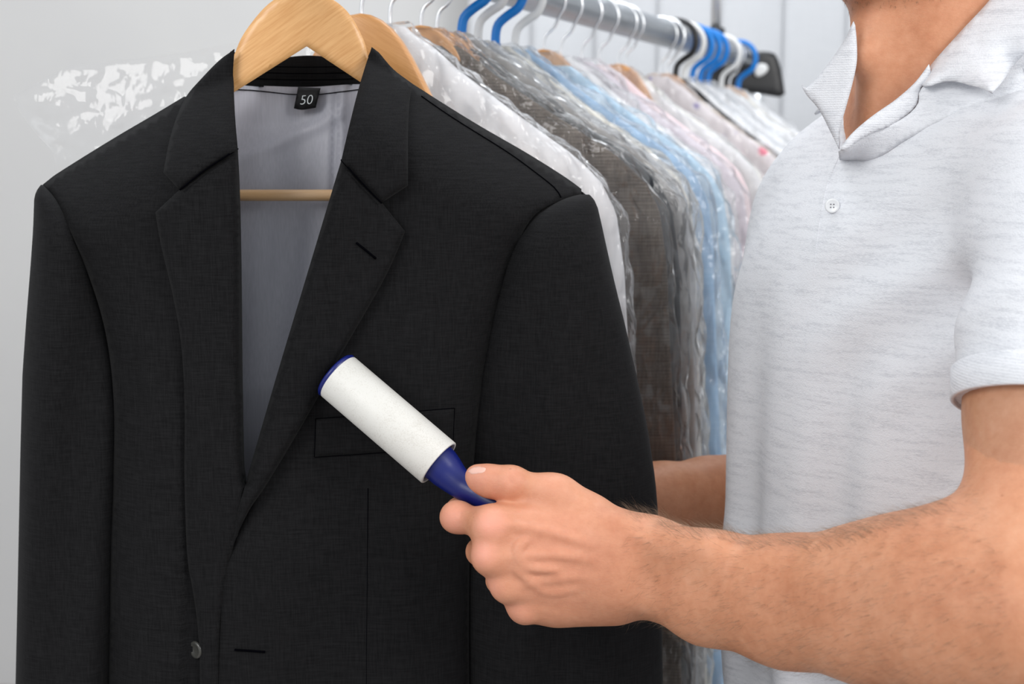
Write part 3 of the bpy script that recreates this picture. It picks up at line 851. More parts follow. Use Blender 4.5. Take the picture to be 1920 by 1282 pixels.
o = link('back_panel', panel_mesh([[(84, 348), (150, 300), (220, 257), (290, 216), (345, 184), (440, 150)], [(440, 150), (575, 150), (690, 150)], [(690, 150), (775, 162), (830, 196), (900, 239), (990, 291), (1060, 335), (1100, 366)], [(1100, 366), (1010, 500), (960, 800), (950, 1720)], [(950, 1720), (160, 1720)], [(160, 1720), (160, 700), (84, 348)]],
     bk_depth, 20, flip=True), W, jk); solidify(o, 0.002)

# sleeves: closed tubes set into the armholes
def sleeve(left, right, ys, Yc, ry, seed, cr):
    n = 64; V, F = [], []
    for i, y in enumerate(ys):
        xl, xr = interp(left, y), interp(right, y)
        g_ = 16 * min(1, (y - ys[0]) / 60.0)
        if left is LO: xr += g_
        else: xl -= g_
        hw = max(0.5, (xr - xl) / 2); xc = (xl + xr) / 2
        top = ys[0]
        q = min(1.0, (y - top) / 130.0)
        r = ry * math.sqrt(max(0.01, 1 - (1 - q) ** 2))
        for k in range(n):
            a = 2 * math.pi * k / n
            ca, sa = math.cos(a), math.sin(a)
            u = (abs(ca) ** 0.85) * (1 if ca > 0 else -1); v = (abs(sa) ** 0.9) * (1 if sa > 0 else -1)
            px = xc + hw * u
            dep = Yc - r * v
            low = min(1, max(0, (y - top) / 350.0))
            dep += cr * low * (1 if v > 0 else -0.3) * abs(v) * math.sin((px - xl) / 27.0 + seed + y / 260.0)
            V.append(P(px, y, dep))
    m = len(ys)
    for i in range(m - 1):
        for k in range(n):
            F.append((i * n + k, i * n + (k + 1) % n, (i + 1) * n + (k + 1) % n, (i + 1) * n + k))
    F.append(tuple(range(n))[::-1]); F.append(tuple((m - 1) * n + k for k in range(n)))
    return mesh_from(V, F)
inv = lambda pts: [(y, x) for x, y in pts]
ys = [346.5, 350, 356, 364, 374, 386, 400, 420, 445] + list(range(470, 1800, 26))
LO = [(346, 77), (352, 72), (360, 67), (372, 64), (400, 63), (430, 62), (500, 57), (600, 49), (700, 42), (850, 38), (1100, 33), (1282, 29), (1800, 24)]
o = link('sleeve', sleeve(LO, [(y, x) for x, y in SEAML[:-1]] + [(1800, 200)], ys, 1.212, 0.050, 0.6, 0.006), W, jk)
ys2 = [364.5, 367, 371, 376, 382, 390, 402, 420, 445] + list(range(470, 1800, 26))
RO = [(364, 1104), (368, 1109), (376, 1115), (390, 1121), (420, 1128), (480, 1141), (540, 1155), (600, 1170), (700, 1193), (800, 1214), (900, 1229), (1000, 1237), (1100, 1240), (1282, 1243), (1800, 1236)]
RI = [(364, 1090), (368, 1072), (374, 1052), (380, 1038), (390, 1020), (402, 1002), (440, 976), (500, 953), (590, 928), (700, 906), (820, 891), (950, 882), (1100, 878), (1282, 878), (1800, 884)]
o = link('sleeve', sleeve(RI, RO, ys2, 1.206, 0.056, 2.2, 0.004), W, jk)

# seams, darts, pocket, button holes, button
def seam(pts, r=0.0005, off=0.0006, lift=None, name='seam', mat='thread'):
    c = catmull(pts, False, 10)
    x = np.array([p[0] for p in c]); y = np.array([p[1] for p in c])
    Y = (BY(x, y) if lift is None else lift(x, y)) - off
    return tube(name, [P(a, b, d) for a, b, d in zip(x, y, Y)], r, M[mat], jk, 6)
seam([(690, 915), (689, 1050), (687, 1282), (688, 1500)], 0.00035, 0.0002)
seam([(790, 180), (830, 208), (870, 234), (950, 284), (1000, 320), (1040, 352), (1052, 370)], 0.0005)
lapR = lambda x, y: lapel_depth(FR, 0.010)(x, y, np.full(len(x), 50.0))
lapL = lambda x, y: lapel_depth(FL, 0.008)(x, y, np.full(len(x), 50.0))
seam([(640, 300), (680, 344), (716, 381)], 0.0007, 0.0022, lapR)
seam([(446, 279), (385, 318), (337, 356)], 0.0007, 0.0032, lapL)
seam([(668, 455), (687, 470), (705, 485)], 0.0009, 0.0010, lapR, 'lapel_buttonhole')
seam([(440, 1218), (470, 1220), (497, 1222)], 0.0010, 0.007, None, 'buttonhole')
o = link('chest_pocket', panel_mesh([[(592, 785), (720, 776), (852, 765)], [(852, 765), (849, 838)], [(849, 838), (720, 848), (590, 857)], [(590, 857), (592, 785)]],
     lambda x, y, d: BY(x, y) - 0.0025 + 0.0012 * np.exp(-(d / 3.0) ** 2), 9), W, jk); solidify(o, 0.0018)
for s_ in ([(592, 785), (720, 776), (852, 765)], [(590, 857), (720, 848), (849, 838)], [(852, 765), (849, 838)], [(592, 785), (590, 857)]):
    seam(s_, 0.0004, 0.0012)
bc = P(370, 1217, float(BY(np.array([370.]), np.array([1217.]))[0]) - 0.0002)
V, F = lathe_mesh([(0, 0.0001), (0, 0.0066), (0.0015, 0.0076), (0.003, 0.0070), (0.003, 0.0052), (0.0022, 0.004), (0.0022, 0.0001)], bc, (-0.8, -1, 0), 32)
link('button', mesh_from(V, F), M['button'], jk)

# size tag
o = link('size_tag', panel_mesh([[(559, 163), (601, 165)], [(601, 165), (592, 202)], [(592, 202), (566, 206), (551, 203)], [(551, 203), (559, 163)]], lambda x, y, d: 1.249 - 0.003 * np.sin((y - 160) / 45 * 3) + 0 * d, 6), M['tag'], jk); solidify(o, 0.0006)
tagobj = o
def text_mesh(body, size, loc, mat, parent, name, shear=0.25, extr=0.0002, bold=0.0):
    cu = bpy.data.curves.new('t', 'FONT'); cu.body = body; cu.size = size; cu.align_x = 'CENTER'; cu.align_y = 'CENTER'
    cu.extrude = extr; cu.shear = shear; cu.offset = bold
    t = bpy.data.objects.new('t', cu); COL.objects.link(t)
    dg = bpy.context.evaluated_depsgraph_get(); dg.update()
    me = bpy.data.meshes.new_from_object(t.evaluated_get(dg))
    bpy.data.objects.remove(t)
    me.transform(Matrix.Translation(loc) @ Matrix.Rotation(R(90), 4, 'X') @ Matrix.Rotation(R(3), 4, 'Z'))
    return link(name, me, mat, parent, smooth=False)
text_mesh('50', 0.0115, P(573, 188, 1.2440), M['white_print'], tagobj, 'size_number', bold=-0.00022)

# ------------------------------------------------------------------ the hanger inside the jacket
hg = empty('wooden_hanger', P(575, 200, YH), 'broad varnished wooden hanger holding the black suit jacket', 'clothes hanger', None)
HSEG = [[(130, 338), (220, 280), (330, 208), (400, 160), (434, 112), (452, 72), (472, 42), (496, 14), (520, -4), (550, -14), (575, -16), (600, -13), (626, 0), (650, 20), (668, 46), (684, 80), (698, 120), (760, 175), (900, 262), (1050, 350)],
        [(1050, 350), (1045, 366), (900, 292), (780, 220), (676, 154)], [(676, 154), (575, 87)], [(575, 87), (437, 174)], [(437, 174), (330, 243), (220, 315), (136, 356)], [(136, 356), (130, 338)]]
o = link('shoulder_bar', panel_mesh(HSEG, lambda x, y, d: YH - 0.013 + 0.0025 * np.exp(-d / 3.0) + 0.012 * np.clip(np.abs(x - 570) / 500, 0, 1) ** 2, 8), M['wood'], hg)
solidify(o, 0.020); bevel(o, 0.0022, 3)
tube('trouser_bar', [P(150, 366, YH), P(1000, 366, YH)], 0.0049, M['wood_bar'], hg, 20)
make_hook(Vector((P(575, 0, YH).x, YH, RZ)), R(-5), 'thick', hg)

# ------------------------------------------------------------------ lint roller
e0 = P(634, 706, 1.128); e1 = P(823, 868, 1.098)
ax = (e1 - e0).normalized(); L = (e1 - e0).length
lr = empty('lint_roller', e0, 'lint roller with white sheet roll and navy handle held against the jacket', 'lint roller')
RR = 0.0205
V, F = lathe_mesh([(0, RR - 0.003), (0, RR - 0.0004), (0.0006, RR), (L * 0.5, RR), (L - 0.0006, RR), (L, RR - 0.0004), (L, RR - 0.0022), (L - 0.004, RR - 0.0022), (0.0, RR - 0.0022)], e0, ax, 72)
link('sheet_roll', mesh_from(V, F), M['paper'], lr)
V, F = lathe_mesh([(0.0, RR - 0.0023), (L - 0.0012, RR - 0.0023), (L - 0.0012, RR - 0.0034), (L - 0.03, RR - 0.0034)], e0, ax, 64)
link('cardboard_core', mesh_from(V, F), M['card'], lr)
V, F = lathe_mesh([(0.004, 0.0001), (-0.0042, 0.0001), (-0.0042, RR - 0.004), (-0.0036, RR - 0.001), (-0.002, RR + 0.0004), (-0.0004, RR - 0.0002), (0.004, RR - 0.003), (0.004, 0.0001)], e0, ax, 64)
link('end_cap', mesh_from(V, F), M['navy'], lr)
# handle: flares inside the tube, waist, then a grip through the fist
hp = [e1 - ax * 0.012, e1 + ax * 0.0, P(838, 884, 1.095), P(853, 899, 1.091), P(870, 913, 1.087), P(893, 925, 1.082), P(925, 942, 1.074), P(970, 965, 1.070), P(1030, 1000, 1.072), P(1090, 1042, 1.078), P(1112, 1058, 1.081)]
hr = [0.0160, 0.0155, 0.0142, 0.0122, 0.0107, 0.0098, 0.0098, 0.0105, 0.0115, 0.0100, 0.003]
c4 = cat3([(*p, r * 10) for p, r in zip(hp, hr)], 5) if False else None
PP = cat3(hp, 5); RRs = [float(np.interp(i / 5, range(len(hr)), hr)) for i in range(len(PP))]
V, F = tube_mesh(PP, RRs, 40)
link('handle', mesh_from(V, F), M['navy'], lr)

# ------------------------------------------------------------------ the man
Cb = np.array([0.362, 1.235]); Fd = np.array([-0.82, -0.57]); Fd /= np.linalg.norm(Fd); Ld = np.array([-Fd[1], Fd[0]])
def B(l, f, z): return (Cb[0] + Ld[0] * l + Fd[0] * f, Cb[1] + Ld[1] * l + Fd[1] * f, z)
AX = [(Ld[0], Ld[1], 0), (Fd[0], Fd[1], 0), (0, 0, 1)]
man = empty('person', (Cb[0], Cb[1], 0.0), 'man in a light grey polo shirt rolling lint off the black jacket', 'person')
SHOL = np.array(B(0.170, 0.055, 1.365)); ELB = np.array(P(1935, 1150, 0.865)); WR = np.array(P(1205, 1068, 1.052))
SHOR = np.array(B(-0.128, -0.01, 1.335)); ELR = np.array(P(1462, 935, 1.362)); WRR = np.array(P(1150, 930, 1.300))

def arm_sdf(f):
    s = np.array([0.0, 1, 0])
    f.cap(SHOL, SHOL * 0.45 + ELB * 0.55, 0.056, 0.052, 0.02)
    f.cap(SHOL * 0.45 + ELB * 0.55, ELB, 0.053, 0.046, 0.02)
    pts = [(1900, 1150, 0.875, 0.054), (1800, 1142, 0.902, 0.0585), (1650, 1132, 0.943, 0.0545), (1480, 1128, 0.986, 0.0455), (1330, 1102, 1.022, 0.0405), (1240, 1071, 1.046, 0.0338), (1170, 1059, 1.056, 0.0325)]
    Q = [np.array(P(a, b, c)) for a, b, c, _ in pts]; rr = [p[3] for p in pts]
    Q = [ELB] + Q; rr = [0.05] + rr
    sq = [1, 1, 1, 1, .92, .82, .72, .66]
    for i in range(len(Q) - 1):
        f.cap(Q[i], Q[i + 1], rr[i], rr[i + 1], 0.016, squash=((0.35, 1, 0), sq[i + 1]))
    # crook and forearm muscle
    f.cap(P(1890, 1030, 0.89), P(1720, 1072, 0.915), 0.036, 0.034, 0.03)
    # wrist bones and tendons
    f.ell(P(1215, 1118, 1.028), (0.013, 0.009, 0.010), None, 0.014)
    f.cap(P(1180, 1010, 1.040), P(1330, 1035, 1.000), 0.010, 0.012, 0.02)

def hand_sdf(f):
    H = lambda x, y, Y: np.array(P(x, y, Y))
    # palm / back of the hand
    mc = {'i': H(924, 985, 1.040), 'm': H(922, 1042, 1.034), 'r': H(954, 1096, 1.038), 'l': H(985, 1138, 1.047)}
    cp = {'i': H(1130, 1010, 1.045), 'm': H(1140, 1050, 1.040), 'r': H(1145, 1085, 1.042), 'l': H(1150, 1112, 1.048)}
    for q, r1, r2 in (('i', .0150, .0170), ('m', .0152, .0175), ('r', .0142, .0170), ('l', .0130, .0160)):
        f.cap(mc[q], cp[q], r1, r2, 0.014)
        # palm side of the metacarpals
        f.cap(mc[q] + (0.012, 0.017, -0.002), cp[q] + (-.004, 0.008, 0), r1, r2, 0.014)
    f.cap(cp['m'], H(1205, 1062, 1.053), 0.023, 0.026, 0.02, squash=((0.2, 1, 0), 0.78))
    f.cap(cp['r'], H(1215, 1070, 1.053), 0.023, 0.026, 0.02, squash=((0.2, 1, 0), 0.78))
    f.cap(cp['i'], H(1205, 1035, 1.050), 0.020, 0.023, 0.02, squash=((0.2, 1, 0), 0.85))
    # knuckle heads
    for q, r in (('i', .0126), ('m', .0118), ('r', .0105), ('l', .0098)):
        f.ell(mc[q] + (-0.0005, -0.0060, 0.0), (r, r * .85, r * .8), None, 0.008)
    # index: reaches left under the handle, bends round it
    f.chain([mc['i'], H(855, 969, 1.066), H(862, 958, 1.092), H(890, 950, 1.103)], [.0124, .0104, .0094, .0078], 0.009)
    f.ell(H(860, 969, 1.064), (.0108, .0104, .0100), None, 0.006)
    # middle, ring, little: curl away behind the handle and back to the palm
    f.chain([mc['m'], H(900, 1034, 1.078), H(930, 1020, 1.100), H(985, 1005, 1.098)], [.0125, .0104, .0094, .0078], 0.0045)
    f.chain([mc['r'], H(936, 1088, 1.078), H(958, 1068, 1.098), H(1010, 1045, 1.096)], [.0115, .0098, .0088, .0074], 0.0045)
    f.chain([mc['l'], H(972, 1128, 1.080), H(1000, 1105, 1.096), H(1045, 1078, 1.095)], [.0105, .0088, .0080, .0068], 0.0045)
    # thumb: metacarpal, proximal, tip lying on the handle
    tb = [H(1168, 1018, 1.056), H(1102, 969, 1.058), H(1045, 929, 1.060), H(958, 905, 1.058), H(918, 900, 1.060), H(893, 892, 1.063)]
    f.chain(tb, [.0180, .0168, .0140, .0106, .0104, .0086], 0.009)
    f.ell(H(1030, 924, 1.056), (.0145, .0125, .0120), None, 0.01)
    f.ell(H(958, 902, 1.055), (.0120, .0112, .0108), None, 0.006)
    f.ell(H(915, 903, 1.064), (.014, .0105, .0098), None, 0.006)
    # web between thumb and index, heel of the hand
    f.cap(H(1060, 955, 1.060), H(1000, 948, 1.062), .0150, .0090, 0.014)
    f.cap(H(1010, 1000, 1.050), H(1130, 1040, 1.050), .019, .021, 0.012)
    f.cap(H(1050, 1130, 1.058), H(1150, 1125, 1.055), .0165, .017, 0.014)
    # creases on the thumb and index joints
    for a, b_ in ((H(962, 880, 1.043), H(958, 905, 1.0445)), (H(955, 879, 1.043), H(951, 900, 1.0445)), (H(862, 948, 1.050), H(866, 990, 1.050))):
        f.cap(a, b_, 0.0007, 0.0007, 0.0015, sign=-1)
    # tendons and veins over the back of the hand
    def vein(pts, r):
        c = cat3([H(*p) for p in pts], 4)
        for a, b_ in zip(c[:-1], c[1:]): f.cap(a, b_, r * 1.2, r * 1.2, 0.005)
    vein([(955, 985, 1.0265), (1040, 1000, 1.0260), (1130, 1030, 1.0235)], .0016)
    vein([(950, 1045, 1.0210), (1040, 1040, 1.0215), (1130, 1050, 1.0215)], .0014)
    vein([(968, 1095, 1.0255), (1050, 1082, 1.0235), (1140, 1078, 1.0225)], .0014)
    vein([(965, 1060, 1.0215), (990, 1085, 1.0225), (1030, 1108, 1.0270), (1080, 1100, 1.0255), (1130, 1075, 1.0225)], .0010)
    vein([(990, 1010, 1.0245), (970, 1030, 1.0215), (985, 1060, 1.0210), (1040, 1068, 1.0200)], .0013)
    vein([(1000, 1135, 1.0340), (1060, 1140, 1.0380), (1120, 1120, 1.0310), (1160, 1100, 1.0240)], .0016)
    vein([(1130, 960, 1.0420), (1180, 1000, 1.0280), (1260, 1030, 1.0150)], .0016)

def rarm_sdf(f):
    f.cap(SHOR, ELR, 0.05, 0.045, 0.02)
    f.chain([ELR, np.array(P(1330, 935, 1.352)), np.array(P(1240, 935, 1.322)), WRR], [0.045, 0.0375, 0.0315, 0.026], 0.02)
    # hidden hand holding the edge of the jacket from behind
    w = WRR; g = np.array
    f.cap(w, w + g((-0.055, -0.006, 0.01)), 0.024, 0.026, 0.015, squash=((0, 1, 0), 0.6))
    for k in range(4):
        b0 = w + g((-0.075, -0.006, 0.030 - 0.018 * k))
        f.cap(w + g((-0.045, -0.006, 0.022 - 0.016 * k)), b0, 0.0095, 0.009, 0.006)
        f.chain([b0, b0 + g((-0.032, 0.004, 0)), b0 + g((-0.045, 0.016, 0.0))], [0.009, 0.0085, 0.0075], 0.004)
    f.chain([w + g((-0.01, -0.008, 0.02)), w + g((-0.04, -0.010, 0.05)), w + g((-0.065, -0.006, 0.062))], [0.012, 0.0105, 0.009], 0.008)

NB = B(0.0, -0.01, 1.40)
def torso_sdf(f, g=0.0, k=0.05):
    f.ell(B(0, 0.0, 1.18), (0.178 + g, 0.118 + g, 0.27), AX, k)
    f.ell(B(0.0, 0.03, 1.25), (0.150 + g, 0.100 + g, 0.13 + g), AX, k)
    f.ell(B(0, 0.0, 0.95), (0.160 + g, 0.112 + g, 0.16 + g), AX, k)
    f.cap(B(-0.02, 0, 1.372), SHOR, 0.050 + g, 0.052 + g, k)
    f.cap(B(0.02, 0, 1.385), SHOL, 0.050 + g, 0.056 + g, k)
    f.cap(B(-0.045, -0.01, 1.41), B(-0.10, 0.0, 1.375), 0.035 + g, 0.035 + g, k)
    f.cap(B(0.045, -0.01, 1.42), B(0.10, 0.01, 1.38), 0.035 + g, 0.035 + g, k)
def neck_sdf(f):
    f.cap(B(0.0, -0.005, 1.36), B(0.004, 0.030, 1.53), 0.060, 0.0575, 0.035)
    # muscles of the neck running to the notch, windpipe, throat apple
    f.cap(B(-0.016, 0.062, 1.385), B(-0.052, 0.02, 1.52), 0.013, 0.017, 0.013)
    f.cap(B(0.016, 0.062, 1.385), B(0.056, 0.02, 1.52), 0.013, 0.017, 0.013)
    f.cap(B(0, 0.055, 1.39), B(0, 0.082, 1.50), 0.016, 0.016, 0.022)
    f.ell(B(0, 0.090, 1.476), (0.012, 0.014, 0.015), AX, 0.012)
    f.ell(B(-0.05, 0.068, 1.372), (0.05, 0.012, 0.011), AX, 0.02)
    f.ell(B(0.05, 0.068, 1.372), (0.05, 0.012, 0.011), AX, 0.02)
def head_sdf(f):
    z0 = 1.645
    f.ell(B(0, 0.03, z0 + 0.03), (0.076, 0.096, 0.098), AX, 0.03)
    f.ell(B(0, 0.065, z0 - 0.03), (0.062, 0.070, 0.085), AX, 0.03)
    f.cap(B(-0.05, 0.045, 1.565), B(-0.012, 0.118, 1.545), 0.020, 0.016, 0.03)
    f.cap(B(0.05, 0.045, 1.565), B(0.012, 0.118, 1.545), 0.020, 0.016, 0.03)
    f.ell(B(0, 0.122, 1.545), (0.020, 0.015, 0.014), AX, 0.02)
    f.cap(B(0, 0.128, z0 + 0.022), B(0, 0.150, z0 - 0.018), 0.008, 0.012, 0.012)
    for s in (-1, 1):
        f.ell(B(0.011 * s, 0.140, z0 - 0.022), (0.008, 0.009, 0.007), AX, 0.006)
        f.cap(B(0.012 * s, 0.125, z0 + 0.036), B(0.045 * s, 0.108, z0 + 0.036), 0.007, 0.006, 0.012)
        f.ell(B(0.032 * s, 0.130, z0 + 0.018), (0.015, 0.012, 0.010), AX, 0.01, sign=-1)
        f.ell(B(0.032 * s, 0.108, z0 + 0.016), (0.0125, 0.0125, 0.0125), AX, 0.003)
        f.ell(B(0.078 * s, 0.015, z0 + 0.0), (0.007, 0.018, 0.031), AX, 0.006)
        f.ell(B(0.084 * s, 0.019, z0 + 0.002), (0.005, 0.010, 0.018), AX, 0.004, sign=-1)
    f.cap(B(-0.018, 0.128, z0 - 0.056), B(0.018, 0.128, z0 - 0.056), 0.0058, 0.0058, 0.006)
    f.cap(B(-0.015, 0.127, z0 - 0.066), B(0.015, 0.127, z0 - 0.066), 0.0062, 0.0062, 0.006)

parts = []
lo = np.minimum(np.array(P(820, 880, 1.10)), ELB) - 0.07; hi = np.maximum(np.array(P(820, 860, 1.12)), ELB) + 0.07
f = Field((-0.075, 0.79, 0.955), (0.42, 1.14, 1.30), 0.00165)
arm_sdf(f); hand_sdf(f)
parts.append(f.mesh(2)); FA = parts[0]
f = Field((0.30, 0.80, 1.20), (0.55, 1.20, 1.44), 0.004)
arm_sdf(f); parts.append(f.mesh(2))
f = Field((-0.10, 1.20, 1.02), (0.36, 1.50, 1.43), 0.003)
rarm_sdf(f); parts.append(f.mesh(2))
f = Field((0.15, 0.98, 1.30), (0.56, 1.45, 1.85), 0.003)
torso_sdf(f, 0.0); neck_sdf(f); head_sdf(f); f.plane_cut((0, 0, 1.32), (0, 0, -1)); parts.append(f.mesh(2)); FH = parts[-1]
f = Field((0.10, 0.98, 0.80), (0.62, 1.50, 1.36), 0.008)
torso_sdf(f, -0.004); parts.append(f.mesh(2))
me = np_mesh(parts)
# flush attribute: redder knuckles, finger ends
Vall = np.vstack([p[0] for p in parts])
fl = np.zeros(len(Vall))
for (px, py, Y, r, s) in ((918, 976, 1.02, .012, .95), (905, 1036, 1.02, .010, .8), (930, 1095, 1.03, .010, .6), (972, 1142, 1.035, .012, .5), (850, 970, 1.055, .010, .75), (885, 895, 1.05, .016, .55),
                         (930, 905, 1.05, .014, .4), (958, 900, 1.045, .010, .45), (1035, 905, 1.045, .016, .3), (1020, 1040, 1.03, .05, .32)):
    d = np.linalg.norm(Vall - np.array(P(px, py, Y)), axis=1)
    fl = np.maximum(fl, s * np.exp(-(d / (r * 1.3)) ** 2))
at = me.attributes.new('flush', 'FLOAT', 'POINT'); at.data.foreach_set('value', fl.astype(np.float32))
body = link('body', me, M['skin'], man)

# thumb nail
nc = [(877, 884), (885, 877), (898, 874), (911, 877), (908, 885), (895, 888), (884, 889)]

# polo shirt: a cloth shell a little outside the body, cut at the cuffs, hem and neck opening
def shirt_field(lo, hi, h):
    f = Field(lo, hi, h)
    torso_sdf(f, 0.010)
    f.ell(B(0.01, 0.035, 1.10), (0.168, 0.112, 0.20), AX, 0.05)
    f.cap(B(0, 0.03, 1.0), B(0, 0.025, 0.80), 0.115, 0.12, 0.05, squash=None)
    f.cap(B(-0.07, 0.0, 1.0), B(-0.07, 0.0, 0.80), 0.105, 0.11, 0.05)
    f.cap(B(0.07, 0.0, 1.0), B(0.07, 0.0, 0.80), 0.105, 0.11, 0.05)
    # sleeves
    u = ELB - SHOL; LL = np.linalg.norm(u); u = u / LL
    f.cap(SHOL, SHOL + u * 0.19, 0.0655, 0.064, 0.03)
    ur = (ELR - SHOR) / np.linalg.norm(ELR - SHOR)
    f.cap(SHOR, SHOR + ur * 0.17, 0.056, 0.056, 0.03)
    # drape folds
    g = np.meshgrid(*f.ax, indexing='ij', sparse=True)
    l = (g[0] - Cb[0]) * Ld[0] + (g[1] - Cb[1]) * Ld[1]; ff = (g[0] - Cb[0]) * Fd[0] + (g[1] - Cb[1]) * Fd[1]
    z = g[2]
    low = np.clip((1.30 - z) / 0.25, 0, 1)
    amp = low * (0.0085 * np.sin(l * 62 + z * 5 + 0.6 * np.sin(z * 14)) + 0.0028 * np.sin(l * 118 - z * 9 + 1.3))
    dg = 0.0050 * np.sin((l * 0.8 - (z - 1.3)) * 70) * np.clip(1 - np.abs(z - 1.30) / 0.12, 0, 1) * np.clip((l + 0.02) / 0.06, 0, 1)
    f.v = (f.v + (amp + dg).astype(np.float32)).astype(np.float32)
    return f, u, ur
lo_, hi_ = (0.08, 0.86, 0.80), (0.66, 1.55, 1.50)
f, u, ur = shirt_field(lo_, hi_, 0.0038)
# cuff cuts (only beyond the sleeve ends, away from the trunk)
g = np.meshgrid(*f.ax, indexing='ij', sparse=True)
for (S, uu, ln) in ((SHOL, u, 0.182), (SHOR, ur, 0.15)):
    t = sum((g[i] - S[i]) * uu[i] for i in range(3))
    rad = np.sqrt(np.maximum(sum((g[i] - S[i]) ** 2 for i in range(3)) - t * t, 0))
    nn_ = uu + np.array((0, 0, -0.8)); nn_ /= np.linalg.norm(nn_)
    cp_ = S + uu * ln
    tt = sum((g[i] - cp_[i]) * nn_[i] for i in range(3))
    cut = np.maximum(-tt, rad - 0.082)       # inside = beyond the cuff
    tr_l = (g[0] - Cb[0]) * Ld[0] + (g[1] - Cb[1]) * Ld[1]
    tr_f = (g[0] - Cb[0]) * Fd[0] + (g[1] - Cb[1]) * Fd[1]
    trunk = (np.sqrt((tr_l / 0.186) ** 2 + (tr_f / 0.128) ** 2) < 1.0)
    v = np.where(trunk, f.v, np.maximum(f.v, -cut)); f.v = v.astype(np.float32)
f.plane_cut((0, 0, 0.83), (0, 0, -1))
# neck hole and V opening
f.cap(B(-0.004, 0.0, 1.498), B(0.0, 0.03, 1.60), 0.061, 0.068, 0.008, sign=-1)
def vwedge():
    l = (g[0] - Cb[0]) * Ld[0] + (g[1] - Cb[1]) * Ld[1]; ff = (g[0] - Cb[0]) * Fd[0] + (g[1] - Cb[1]) * Fd[1]
    z = g[2]
    w = np.where(l > -0.018, (l + 0.018) * 1.5, (-0.018 - l) * 0.8) - np.clip((z - 1.392) * 0.62, -1, 0.06)
    return np.maximum(np.maximum(w, 1.392 - z), -(ff - 0.0))
wd_ = vwedge(); f.v = np.maximum(f.v, -wd_).astype(np.float32)
sh = link('polo_shirt', np_mesh([f.mesh(2)]), M['polo'], man)

# sleeve cuff band
def ring_band(S, uu, a, b_, r0, r1, name, mat, parent, n=64):
    uu = Vector(uu); nrm_ = (uu + Vector((0, 0, -0.8))).normalized(); ref = Vector((0, 0, 1)); e1_ = (ref - uu * ref.dot(uu)).normalized(); e2_ = uu.cross(e1_)
    pr = [(a, r0), (a + 0.001, r0 + 0.001), (b_ - 0.001, r1 + 0.001), (b_, r1), (b_, r1 - 0.002), (a, r0 - 0.003)]
    V, F = [], []
    for s, r in pr:
        for k in range(n):
            an = 2 * math.pi * k / n
            rv = e1_ * (r * math.cos(an)) + e2_ * (r * math.sin(an))
            V.append(Vector(S) + uu * (s - rv.dot(nrm_) / uu.dot(nrm_)) + rv)
    for i in range(len(pr) - 1):
        for k in range(n):
            F.append((i * n + k, i * n + (k + 1) % n, (i + 1) * n + (k + 1) % n, (i + 1) * n + k))
    return link(name, mesh_from(V, F), mat, parent)
cuff = ring_band(SHOL, u, 0.158, 0.184, 0.0665, 0.0645, 'sleeve_cuff', M['polo_rib'], sh)

# trousers and shoes (below the picture)
M['jeans'] = cloth('dark_blue_denim', (0.02, 0.03, 0.06), (0.04, 0.055, 0.10), 500)
f = Field((0.05, 0.9, 0.04), (0.7, 1.6, 0.95), 0.011)
f.ell(B(0, -0.005, 0.86), (0.165, 0.12, 0.10), AX, 0.05)
for s in (-1, 1):
    f.chain([B(0.085 * s, 0, 0.82), B(0.10 * s, 0.02, 0.48), B(0.11 * s, 0.0, 0.08)], [0.088, 0.062, 0.056], 0.03)
f.plane_cut((0, 0, 0.07), (0, 0, -1))
link('trousers', np_mesh([f.mesh(2)]), M['jeans'], man)
for s in (-1, 1):
    f = Field((0.0, 0.7, -0.01), (0.75, 1.65, 0.16), 0.008)
    f.chain([B(0.11 * s, -0.05, 0.045), B(0.115 * s, 0.05, 0.045), B(0.125 * s, 0.15, 0.035)], [0.042, 0.042, 0.034], 0.03)
    f.cap(B(0.11 * s, -0.02, 0.05), B(0.11 * s, -0.02, 0.11), 0.04, 0.038, 0.02)
    f.plane_cut((0, 0, 0.001), (0, 0, -1))
    link('shoe', np_mesh([f.mesh(1)]), M['blackp'], man)
# head hair
f = Field((0.1, 0.98, 1.55), (0.56, 1.45, 1.82), 0.006)
f.ell(B(0, 0.018, 1.693), (0.083, 0.102, 0.094), AX, 0.02)
f.ell(B(0, 0.115, 1.63), (0.09, 0.075, 0.075), AX, 0.02, sign=-1)
f.plane_cut((0, 0, 1.60), (0, 0, -1))
link('head_hair', np_mesh([f.mesh(2)]), M['hair'], man)

# collar leaves, placket and button of the polo, drawn on the chest
def surf_Y(field_mesh):
    return None
from mathutils.bvhtree import BVHTree
def bvh_of(o):
    me = o.data; off = root_loc(o.parent) + Vector(o.location) if o.parent else Vector()
    return BVHTree.FromPolygons([tuple(v.co + off) for v in me.vertices], [tuple(p.vertices) for p in me.polygons])
bv_sh = bvh_of(sh)
bv_body = bvh_of(body)
CAMP = Vector((0, 0, CAMZ))
def hit(bv, x, y, default):
    d = (P(x, y, 1.0) - CAMP).normalized()
    h = bv.ray_cast(CAMP, d)
    return h[0].y if h[0] else default
def on_surface(bv, off, default):
    def f(x, y, d):
        Y = np.array([hit(bv, a, b_, default) for a, b_ in zip(x, y)])
        return Y - off
    return f
def dline(pts, fn, smooth=3):
    L_ = catmull(pts, False, 10); Y = [fn(a, b_) for a, b_ in L_]
    for _ in range(smooth): Y = [Y[0]] + [(Y[i - 1] + Y[i] + Y[i + 1]) / 3 for i in range(1, len(Y) - 1)] + [Y[-1]]
    return np.array(L_), np.array(Y)
